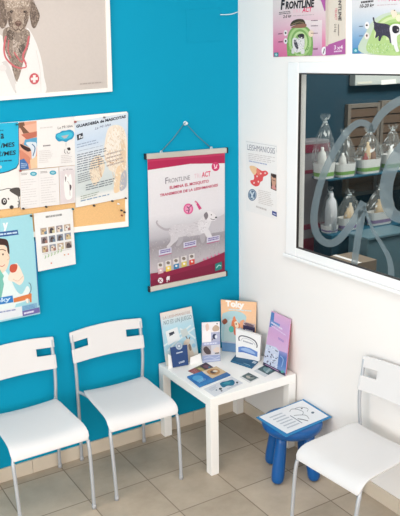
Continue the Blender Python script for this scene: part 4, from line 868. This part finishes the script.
s.poly([quad_pt(q,0,0),quad_pt(q,1,0),quad_pt(q,1,.3),quad_pt(q,0,.3)], (196,176,180)); s.blob([quad_pt(q,.1,.1),quad_pt(q,.4,.02),quad_pt(q,.9,.12),quad_pt(q,.8,.3),quad_pt(q,.2,.28)], (110,90,100)); s.lines([quad_pt(q,.15,.68),quad_pt(q,.85,.68),quad_pt(q,.85,.84),quad_pt(q,.15,.84)], 1, (196,196,214), .9, .02)
s.build('label_card', t)

# white arched display with a blue banner
pl = standing((-0.157,-0.192,H), (-0.082,-0.313,H), 7)
t = empty('display_box', (-0.10,-0.24,H+E0), 'small white display box with an arch drawing and a blue band', 'display box')
q = [(235.6,328.4),(261.0,335.6),foot(pl,259.4,H+.0032),foot(pl,236.0,H+.0032)]
s = Sheet(pl, q, 0.0200, (236,236,236), off=0.0)
def P(a, c): return quad_pt(q, a, c)
s.stroke([P(.14,.40),P(.13,.28),P(.24,.2),P(.5,.19),P(.75,.25),P(.86,.38),P(.86,.5)], (1.1,1.1), (84,84,96), 6); s.stroke([P(.19,.40),P(.3,.27),P(.5,.26),P(.7,.32),P(.8,.42)], .5, (176,176,186)); s.lines([P(.3,.345),P(.7,.375),P(.7,.425),P(.3,.395)], 1, (150,152,168), .9, .02)
s.poly([P(.10,.62),P(.3,.56),P(.6,.57),P(.9,.65),P(.9,.84),P(.6,.80),P(.3,.77),P(.1,.80)], (98,136,200)); s.blob([P(.2,.68),P(.4,.6),P(.7,.66),P(.8,.76),P(.5,.74)], (156,184,224)); s.lines([P(.18,.74),P(.8,.78),P(.8,.8),P(.18,.77)], 1, (60,100,180), .9, 0)
s.stroke([P(.02,.02),P(.98,.02)], .5, (218,220,222), 1)
s.build('front_panel', t)
# teal leaflets at its foot
q = [(236.0,354.4),(258.2,361.4),(251.8,367.8),(230.6,361.0)]
ta = zplane(H+0.0004)
s = Sheet(ta, q, 0.006, (26,92,130))
def P(a, c): return quad_pt(q, a, c)
s.poly([P(.82,.1),P(.98,.12),P(.98,.4),P(.82,.4)], (196,210,222)); s.lines([P(.55,.72),P(.86,.76),P(.86,.84),P(.55,.8)], 1, (150,190,210), .9, 0); s.stroke([P(.02,.96),P(.98,.96)], .6, (70,130,160), 1)
tag(s.build('leaflet'), 'dark teal leaflet lying at the foot of the small white arched display', 'leaflet')

# pink stand leaning to the right wall
pl = standing((-0.092,-0.305,H), (-0.084,-0.500,H), 13)
t = empty('brochure_stand', (-0.05,-0.39,H+E0), 'tall pink and blue brochure stand at the right of the table by the wall', 'display stand')
q = [(271.6,310.6),(290.6,319.4),(285.4,370.2),foot(pl,262.8,H+E0)]
q[2] = foot(pl, 285.2, H+.0018); q[3] = foot(pl, 262.8, H+.0018)
s = Sheet(pl, q, 0.004, (214,176,212), off=0.0)
def P(a, c): return quad_pt(q, a, c)
s.grad([P(0,0),P(1,0),P(1,1),P(0,1)], [(0,(222,176,210)),(.2,(206,168,214)),(.4,(214,168,210)),(.62,(214,178,216)),(.8,(176,176,214)),(1,(150,150,196))])
s.poly([P(.0,.02),P(.16,.02),P(.2,.26),P(.02,.3)], (84,132,190)); s.poly([P(.02,.16),P(.5,.17),P(.5,.24),P(.02,.23)], (110,146,204)); s.lines([P(.08,.19),P(.66,.22),P(.66,.25),P(.08,.22)], 1, (232,226,240), .9, .02); s.lines([P(.1,.25),P(.86,.3),P(.86,.32),P(.1,.27)], 1, (226,206,232), .9, .02); s.lines([P(.5,.40),P(.8,.42),P(.8,.46),P(.5,.44)], 2, (130,120,190), .5, .1)
s.poly([P(.0,.62),P(.45,.59),P(.66,.64),P(.66,.95),P(.0,.95)], (206,214,234)); s.grad([P(.62,.62),P(1,.60),P(1,.95),P(.62,.95)], [(0,(150,150,206)),(.3,(84,118,178)),(.7,(96,130,188)),(1,(120,150,200))])
s.stroke([P(.7,.7),P(.84,.74),P(.8,.88)], .9, (150,176,216)); s.speckle([P(.02,.62),P(.6,.62),P(.62,.94),P(.02,.94)], 26, [(70,66,96),(96,92,124),(56,52,78)], 1.0, 2.6, 60, 51); s.speckle([P(.02,.62),P(.6,.62),P(.62,.94),P(.02,.94)], 26, [(232,234,244),(180,190,220)], 1.0, 2.6, 20, 52)
s.poly([P(0,.95),P(1,.95),P(1,1),P(0,1)], (60,62,86)); s.stroke([P(.1,.97),P(.7,.975)], .6, (196,150,190), 1); s.disc(P(.86,.95), 1.6, 1.3, (90,170,160))
s.build('front_panel', t)
b = MB(); A = [pl.at(p, -0.0045) for p in q]
tl_, tr_, br_, bl_ = A
back = Vector((0.030,0.0,0))
br2, bl2 = [p + (q_-p)*0.03 for p, q_ in ((br_,tr_),(bl_,tl_))]
b.slab([tr_*.92+br_*.08, br2, bl2, tl_*.92+bl_*.08], pl.n, 0.008)
b.build('leaflet_stack', M['redcard'], t)
b = MB(); mid = (tl_*.5+tr_*.5)*.45+(bl_*.5+br_*.5)*.55 - pl.n*0.011; bm_ = bl_*.5+br_*.5
ft = Vector((-0.0160, bm_.y, H+0.0025)); w = Vector((0,0.03,0))
b.slab([mid-w, mid+w, ft+w, ft-w], Vector((1,0,0.3)).normalized(), -0.0012); b.build('rear_strut', M['card'], t)

# leaflets lying on the table
def flat(name, q, z, t, col, label, draw, cat='leaflet'):
    s = Sheet(zplane(z), q, t, col); draw(s, lambda a, c: quad_pt(q, a, c)); return tag(s.build(name), label, cat, 'leaflets lying on the table')
def d1(s, P):
    s.poly([P(0,0),P(.36,0),P(.36,1),P(0,1)], (150,82,84)); s.poly([P(.36,0),P(.62,0),P(.62,1),P(.36,1)], (110,112,76)); s.poly([P(.62,0),P(1,0),P(1,1),P(.62,1)], (70,58,72)); s.lines([P(.05,.2),P(.3,.2),P(.3,.8),P(.05,.8)], 4, (196,130,126), .4, .3); s.blob([P(.42,.2),P(.56,.3),P(.52,.8),P(.42,.7)], (190,170,110)); s.blob([P(.68,.3),P(.84,.2),P(.92,.5),P(.78,.8)], (120,80,90)); s.disc(P(.85,.6), 1.2, .8, (52,120,150))
flat('leaflet', [(187.6,371.0),(206.0,362.4),(216.0,368.8),(199.0,376.0)], H+0.0003, 0.0008, (120,96,96), 'dark red and olive leaflet lying flat in front of the narrow holder', d1)
def d2(s, P):
    s.grad([P(0,0),P(.5,0),P(.5,1),P(0,1)], [(0,(40,130,196)),(.6,(30,104,178)),(1,(54,140,200))]); s.blob([P(.06,.3),P(.2,.15),P(.34,.3),P(.3,.6),P(.12,.7)], (86,170,220)); s.lines([P(.08,.55),P(.4,.5),P(.4,.75),P(.08,.8)], 3, (176,214,238), .3, .3)
    s.poly([P(.5,0),P(1,0),P(1,.72),P(.5,.78)], (222,196,160)); s.poly([P(.5,.78),P(1,.72),P(1,1),P(.5,1)], (70,120,176)); s.blob([P(.56,.3),P(.66,.1),P(.82,.1),P(.92,.3),P(.86,.56),P(.68,.62)], (196,146,92)); s.blob([P(.66,.26),P(.76,.2),P(.82,.36),P(.74,.5),P(.66,.44)], (92,70,60)); s.blob([P(.74,.28),P(.84,.24),P(.86,.4),P(.78,.44)], (238,226,208)); s.blob([P(.5,.1),P(.58,.06),P(.56,.4),P(.5,.44)], (232,216,196))
flat('brochure', [(187.0,376.4),(216.4,366.2),(230.4,374.4),(199.6,386.4)], H+0.0003, 0.0075, (56,112,170), 'thick blue brochure with a dog face on its cover, lying on the table', d2, 'brochure')
def d3(s, P):
    s.blob([P(.5,.2),P(.62,.1),P(.74,.2),P(.9,.3),P(.86,.62),P(.72,.8),P(.6,.62),P(.46,.6)], (28,116,148)); s.blob([P(.58,.3),P(.7,.24),P(.78,.44),P(.66,.54)], (60,150,170)); s.disc(P(.36,.6), 1.6, 1.1, (44,52,62)); s.disc(P(.32,.8), 1.0, .7, (60,66,76)); s.disc(P(.24,.55), .9, .6, (70,120,140)); s.lines([P(.1,.2),P(.4,.15),P(.4,.4),P(.1,.5)], 4, (176,184,196), .4, .3); s.disc(P(.9,.72), 1.2, .9, (60,66,80)); s.lines([P(.5,.84),P(.9,.84),P(.9,.92),P(.5,.92)], 1, (170,180,196), .8, .1)
flat('leaflet', [(203.6,389.0),(231.6,376.4),(243.2,383.0),(214.6,396.6)], H+0.0003, 0.0008, (224,226,232), 'white leaflet with a teal shape, at the front corner of the table', d3)
def d4(s, P):
    s.poly([P(.2,.04),P(.97,.04),P(.97,.9),P(.2,.9)], (84,104,106)); s.blob([P(.3,.5),P(.5,.2),P(.8,.36),P(.86,.7),P(.5,.76)], (140,150,146)); s.blob([P(.4,.3),P(.56,.24),P(.6,.5),P(.44,.56)], (196,190,178)); s.blob([P(.6,.5),P(.8,.44),P(.84,.72)], (56,70,76))
flat('leaflet', [(239.4,377.0),(248.4,372.2),(259.6,378.0),(249.6,383.0)], H+0.0003, 0.0008, (226,226,226), 'small white leaflet with a dark square photo, middle of the front of the table', d4)
def d5(s, P):
    s.poly([P(.24,.02),P(.99,.02),P(.99,.98),P(.24,.98)], (70,100,106)); s.blob([P(.34,.6),P(.5,.2),P(.8,.24),P(.92,.6),P(.6,.8)], (126,160,164)); s.poly([P(.3,.64),P(.9,.4),P(.94,.52),P(.34,.8)], (176,196,198)); s.blob([P(.66,.2),P(.84,.14),P(.88,.34),P(.7,.36)], (44,66,74))
flat('leaflet', [(253.6,370.8),(268.0,363.2),(279.6,368.8),(265.0,377.0)], H+0.0003, 0.0008, (222,226,228), 'white leaflet with a wide grey-green photo, at the foot of the pink stand', d5)

# ------------------------------------------------------------------ behind the pane
# slatted wood panels on the teal wall
def slat_panel(q, name, label):
    pl = yplane(NY-0.001)
    c = [pl.at(p) for p in q]; t = empty(name, (c[0]+c[2])/2, label, 'panel', 'wooden slat panels behind the window')
    x0, x1, z1, z0 = c[0].x, c[1].x, (c[0].z+c[1].z)/2, (c[2].z+c[3].z)/2
    b = MB(); y = NY-0.0005; n = 9; hh = (z1-z0-0.05)/n
    b.box((x0+.02,y-.012,z0+.02), (x1-.02,y,z1-.02))
    for i in range(n): b.box((x0+.024,y-.026,z0+.026+i*hh), (x1-.024,y-.0115,z0+.026+i*hh+hh*.84))
    b.build('slats', M['slat'], t)
    b = MB(); f = .028
    b.box((x0,y-.034,z0), (x0+f,y,z1)); b.box((x1-f,y-.034,z0), (x1,y,z1)); b.box((x0+f,y-.034,z1-f), (x1-f,y,z1)); b.box((x0+f,y-.034,z0), (x1-f,y,z0+f)); b.build('frame', M['slatframe'], t, bevel=.002)
    return t
slat_panel([(345.0,105.0),(377.4,101.6),(377.4,192.0),(342.6,197.0)], 'slat_panel', 'brown slatted wooden panel with a pale frame on the dim teal wall behind the window')
slat_panel([(378.4,101.4),(412,98),(412,186.5),(378.4,191.6)], 'slat_panel', 'brown slatted panel behind the window, partly hidden by the widest frosted stroke')
# wall unit at the top
c0, c1 = yplane(NY-.06).at((355.6,73)), yplane(NY-.06).at((414,84.0))
t = empty('wall_unit', ((c0.x+c1.x)/2, NY-.03, c1.z), 'grey wall unit with a white label high on the teal wall behind the window', 'wall unit')
b = MB(); b.box((c0.x,NY-.06,yplane(NY-.06).at((356,85.8)).z), (c1.x,NY-.0005,c0.z+.10)); b.build('casing', M['unitgrey'], t, bevel=.006)
p = yplane(NY-.0605); s = Sheet(p, [(381.2,80.2),(395.8,79.0),(396.2,83.6),(381.4,84.8)], .002, (232,232,226)); s.build('label_plate', t)
s = Sheet(p, [(357.4,82.2),(372,81),(372,83.4),(357.4,84.4)], .002, (206,206,192)); s.build('vent_strip', t)
# stacked sacks / grey carton unit with dark red bands at the left
px = yplane(0.30)
c0, c1 = px.at((302,141)), px.at((328.2,270))
t = empty('storage_unit', ((c0.x+c1.x)/2-.1, .33, 0), 'grey storage unit with dark red bands at the left end behind the window', 'storage unit')
zt = px.at((328,139.5)).z; x0, x1 = T+.15, px.at((328.4,200)).x
b = MB(); b.box((x0,.305,0), (x1,NY-.001,zt)); b.build('body', M['greyunit'], t, bevel=.004)
for v0, v1 in ((143.5,151.5),(168.5,172.0),(222,227),(236,262)):
    z1, z0 = px.at((322,v0)).z, px.at((322,v1)).z
    b = MB(); b.box((x0-.001,.300,z0), (x1+.002,.3049,z1)); b.build('band', M['redband'], t)
# shelves
sy0 = 0.13
def shelf(v, x0, x1, name, label, th=.022):
    z = yplane(sy0).at((352, v)).z
    b = MB(); b.box((x0,sy0,z-th), (x1,NY-.036,z)); return tag(b.build(name, M['shelf'], bevel=.003), label, 'shelf', 'shelves behind the window'), z
xa = yplane(sy0).at((329.5,178)).x
sh1, z1 = shelf(176.6, xa, 2.4, 'wall_shelf', 'teal shelf behind the window under the upper row of wrapped baskets', .012)
zc = yplane(sy0).at((352, 230.6)).z
t = empty('counter', (1.6, .2, 0), 'teal counter behind the window carrying the lower row of wrapped baskets', 'counter')
xc = yplane(sy0).at((328.6,232)).x
b = MB(); b.box((xc,sy0-.03,zc-.03), (2.6,.299,zc)); b.build('top', M['shelf'], t, bevel=.003)
b = MB(); b.box((xc+.02,sy0-.01,0), (2.58,.299,zc-.0301)); b.build('body', M['teal'], t)
# wrapped gift baskets
def basket(uv, y, z, w, hgt, peak, band, stuff, label, lean=0.0, tall=False):
    c = yplane(y).at(uv); x = c.x; z = z + .0005
    t = empty('gift_basket', (x,y,z), label, 'gift basket', 'cellophane wrapped gift baskets behind the window')
    rn = random.Random(int(uv[0]*7+uv[1])); d = .045
    def loop(hw, hd, zz, n=16):
        return [(x+hw*abs(math.cos(a))**.5*math.copysign(1, math.cos(a)), y+hd*abs(math.sin(a))**.5*math.copysign(1, math.sin(a)), zz) for a in [2*PI*k/n for k in range(n)]]
    def loft(b, loops, caps=True):
        n = len(loops[0]); vs = [p for l in loops for p in l]; fs = [(i*n+k, i*n+(k+1) % n, (i+1)*n+(k+1) % n, (i+1)*n+k) for i in range(len(loops)-1) for k in range(n)]
        if caps: fs += [list(range(n))[::-1]]
        b.add(vs, fs, 0, False)
    b = MB(); loft(b, [loop(w*.42,d*.9,z), loop(w*.5,d,z+hgt), loop(w*.485,d*.96,z+hgt), loop(w*.41,d*.85,z+.004)]); b.build('tray', M['card'], t)
    b = MB(); loft(b, [loop(w*.433,d*.93,z+hgt*.16), loop(w*.46,d*.965,z+hgt*.42)], False)
    if band not in M: M[band] = mat(band, {'green_band':(120,176,70),'purple_band':(150,120,168)}[band], .5, var=.5, scale=60)
    b.build('printed_band', M[band], t)
    for i, (dx, hh, rr, cc) in enumerate(stuff):
        k = 'item_%d_%d_%d' % cc
        if k not in M: M[k] = mat('basket_item', cc, .6, var=.12, scale=30)
        b = MB(); b.lathe([(rr*.7,.005),(rr,.012),(rr*1.02,hh*.55),(rr*.8,hh*.8),(rr*.35,hh*.9),(rr*.35,hh),(0,hh)], (x+dx*w*.3, y+(.012 if i % 2 else -.01), z+.004), 12); b.build('pet_treat', M[k], t)
    # crumpled cellophane gathered at the top
    b = MB(); L = []; n = 20
    for k_, (f, zz) in enumerate(((.50,0.0),(.53,hgt),(.52,hgt*1.4),(.40,peak*.62),(.20,peak*.82),(.05,peak*.9),(.22,peak*1.0))):
        ring = []
        for k in range(n):
            a = 2*PI*k/n; j = 1 + (rn.uniform(-.16,.16) if k_ > 1 else .0)
            dd = (d+.004) if k_ < 3 else max(.006, d*f*2)
            ring.append((x+w*f*j*abs(math.cos(a))**.6*math.copysign(1, math.cos(a))+lean*zz, y+dd*j*abs(math.sin(a))**.6*math.copysign(1, math.sin(a)), z+zz+(rn.uniform(-.02,.02)*(1 if k_ == 6 else .3) if k_ > 2 else 0)))
        L.append(ring)
    loft(b, L, False)
    for _ in range(34):  # thin pale strips along the folds, highlights built as mesh
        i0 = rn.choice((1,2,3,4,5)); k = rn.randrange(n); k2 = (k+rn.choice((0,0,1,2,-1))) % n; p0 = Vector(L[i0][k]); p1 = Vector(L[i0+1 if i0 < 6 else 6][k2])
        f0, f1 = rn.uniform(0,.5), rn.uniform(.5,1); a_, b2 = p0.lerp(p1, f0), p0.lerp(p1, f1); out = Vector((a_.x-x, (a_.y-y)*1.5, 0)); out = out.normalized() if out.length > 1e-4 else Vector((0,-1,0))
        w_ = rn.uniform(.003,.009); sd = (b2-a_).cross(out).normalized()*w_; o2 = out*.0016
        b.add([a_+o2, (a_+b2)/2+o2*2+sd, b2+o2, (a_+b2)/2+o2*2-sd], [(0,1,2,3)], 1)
    b.build('cellophane_wrap', [M['wrap'], M['fold_highlight']], t)
    b = MB(); b.tube([(x+.012*math.cos(a)*1.2+lean*peak*.9, y+.012*math.sin(a), z+peak*.9) for a in [2*PI*k/10 for k in range(11)]], .0025, 6); b.build('tie', M['wire'], t)
    return t
by = .19
def cw(px_): return px_*0.0094
brn, tan, gry, red, whi, dkb = (120,82,58), (206,178,140), (150,150,156), (150,44,40), (228,226,222), (60,48,46)
basket((324,171), by, z1, cw(15.5), .10, .40, 'green_band', [(-.6,.20,.030,whi),(.1,.17,.026,(150,60,66)),(.6,.14,.022,whi)], 'wrapped basket with tall white packs, leftmost on the upper shelf behind glass')
basket((344,174), by-.01, z1, cw(17), .085, .30, 'green_band', [(-.5,.15,.026,whi),(.3,.13,.024,dkb)], 'wrapped green-banded basket second from left on the upper shelf behind glass')
tag(basket((368,173), by, z1, cw(20), .095, .30, 'green_band', [(-.7,.13,.022,red),(.0,.20,.026,tan),(.5,.16,.024,brn)], ''), 'wrapped green-banded basket with a tan toy and a red item behind glass')
basket((391,170), by, z1, cw(17), .11, .30, 'green_band', [(-.4,.16,.028,whi),(.4,.14,.024,gry)], 'wrapped basket at the right of the upper shelf, beside the widest frosted stroke')
basket((329.5,226), by, zc, cw(11.5), .05, .30, 'purple_band', [(0,.26,.040,(206,208,212)),(.5,.18,.02,whi)], 'wrapped basket with a tall silvery pack, leftmost on the counter behind the window')
basket((348.5,228), by-.01, zc, cw(19), .085, .26, 'purple_band', [(-.4,.14,.026,tan),(.4,.17,.026,(226,206,180))], 'wrapped purple-dotted basket with beige treats, second on the counter behind the window')
basket((379,224), by-.01, zc, cw(23), .09, .28, 'purple_band', [(-.3,.17,.030,tan),(.4,.13,.028,(214,190,150))], 'wrapped purple-dotted basket at the right of the counter behind the window')
# carton low at the front, below the counter
cy_ = yplane(-.25)
a, c_ = cy_.at((352,264)), cy_.at((376,281)); tt = empty('carton', ((a.x+c_.x)/2,-.2,0), 'beige carton low behind the window, in front of the teal counter', 'box')
ztop = cy_.at((362,262.5)).z
b = MB(); b.box((a.x,-.25,ztop-.35), (c_.x,-.02,ztop)); b.build('body', M['beige'], tt, bevel=.004)
b = MB(); b.box((a.x+.05,-.2505,ztop-.0005), (a.x+.08,-.0195,ztop+.0006)); b.build('tape', M['card'], tt)
b = MB(); b.box((a.x-.15,-.30,0), (c_.x+1.0,.08,ztop-.3501)); tag(b.build('low_cabinet', M['teal'], bevel=.005), 'low teal cabinet behind the window carrying the beige carton', 'cabinet')

# pale plastic bin on the low cabinet
by_ = yplane(-.12); a, c_ = by_.at((368,234)), by_.at((412,250)); tt = empty('storage_bin', ((a.x+c_.x)/2,-.05,ztop-.35), 'pale grey-blue plastic bin below the counter at the right edge behind the window', 'bin')
b = MB(); zt_ = by_.at((380,236)).z; b.box((a.x+.01,-.11,ztop-.3498), (c_.x-.01,.07,zt_-.02)); b.build('body', M['bin'], tt, bevel=.01)
b = MB(); b.box((a.x,-.12,zt_-.0199), (c_.x,.08,zt_)); b.build('lid', M['bin'], tt, bevel=.005)

# ------------------------------------------------------------------ light
def area(name, loc, rot, sx, sy, power, col=(1,1,1)):
    l = bpy.data.lights.new(name, 'AREA'); l.shape = 'RECTANGLE'; l.size = sx; l.size_y = sy; l.energy = power; l.color = col
    o = bpy.data.objects.new(name, l); COL.objects.link(o); o.location = loc; o.rotation_euler = rot; return o
area('daylight_from_shop_front', (-2.4,YF+0.02,1.6), (math.radians(90),0,0), 3.6, 2.3, 62, (1.0,0.99,0.975))
area('left_side_fill', (XL+0.02,-3.2,1.7), (math.radians(90),0,math.radians(-90)), 3.2, 1.9, 130, (1.0,0.985,0.975))  # area light added before the solid left wall to brighten the right wall
area('ceiling_fill', (-1.3,-1.7,ZC-0.02), (0,0,0), 1.4, 1.4, 24, (1.0,0.985,0.965))  # added fill under the ceiling, lifts the table and corner
area('back_room_fill', (1.5,-0.7,ZC-0.05), (0,0,0), 0.6, 0.6, 62, (1.0,0.97,0.92))  # added fill brightening the baskets behind the pane, no fixture there
w = bpy.data.worlds.new('world'); SC.world = w; w.use_nodes = True
w.node_tree.nodes['Background'].inputs['Color'].default_value = (0.9,0.95,1,1); w.node_tree.nodes['Background'].inputs['Strength'].default_value = 0.6

# ------------------------------------------------------------------ camera
cd = bpy.data.cameras.new('camera'); cam = bpy.data.objects.new('camera', cd); COL.objects.link(cam)
cd.sensor_fit = 'AUTO'; cd.sensor_width = 36.0; cd.lens = FPX/516.0*36.0
cd.shift_x = 0.0; cd.shift_y = -(258.0-PPY)/516.0
cd.clip_start = 0.05; cd.clip_end = 60
R_ = Matrix((CR, CU, -CF)).transposed().to_4x4(); R_.translation = CP
cam.matrix_world = R_
SC.camera = cam
SC.view_settings.view_transform = 'Standard'; SC.view_settings.look = 'None'; SC.view_settings.gamma = 1.0; SC.view_settings.use_curve_mapping = False
SC.view_settings.exposure = 0.09
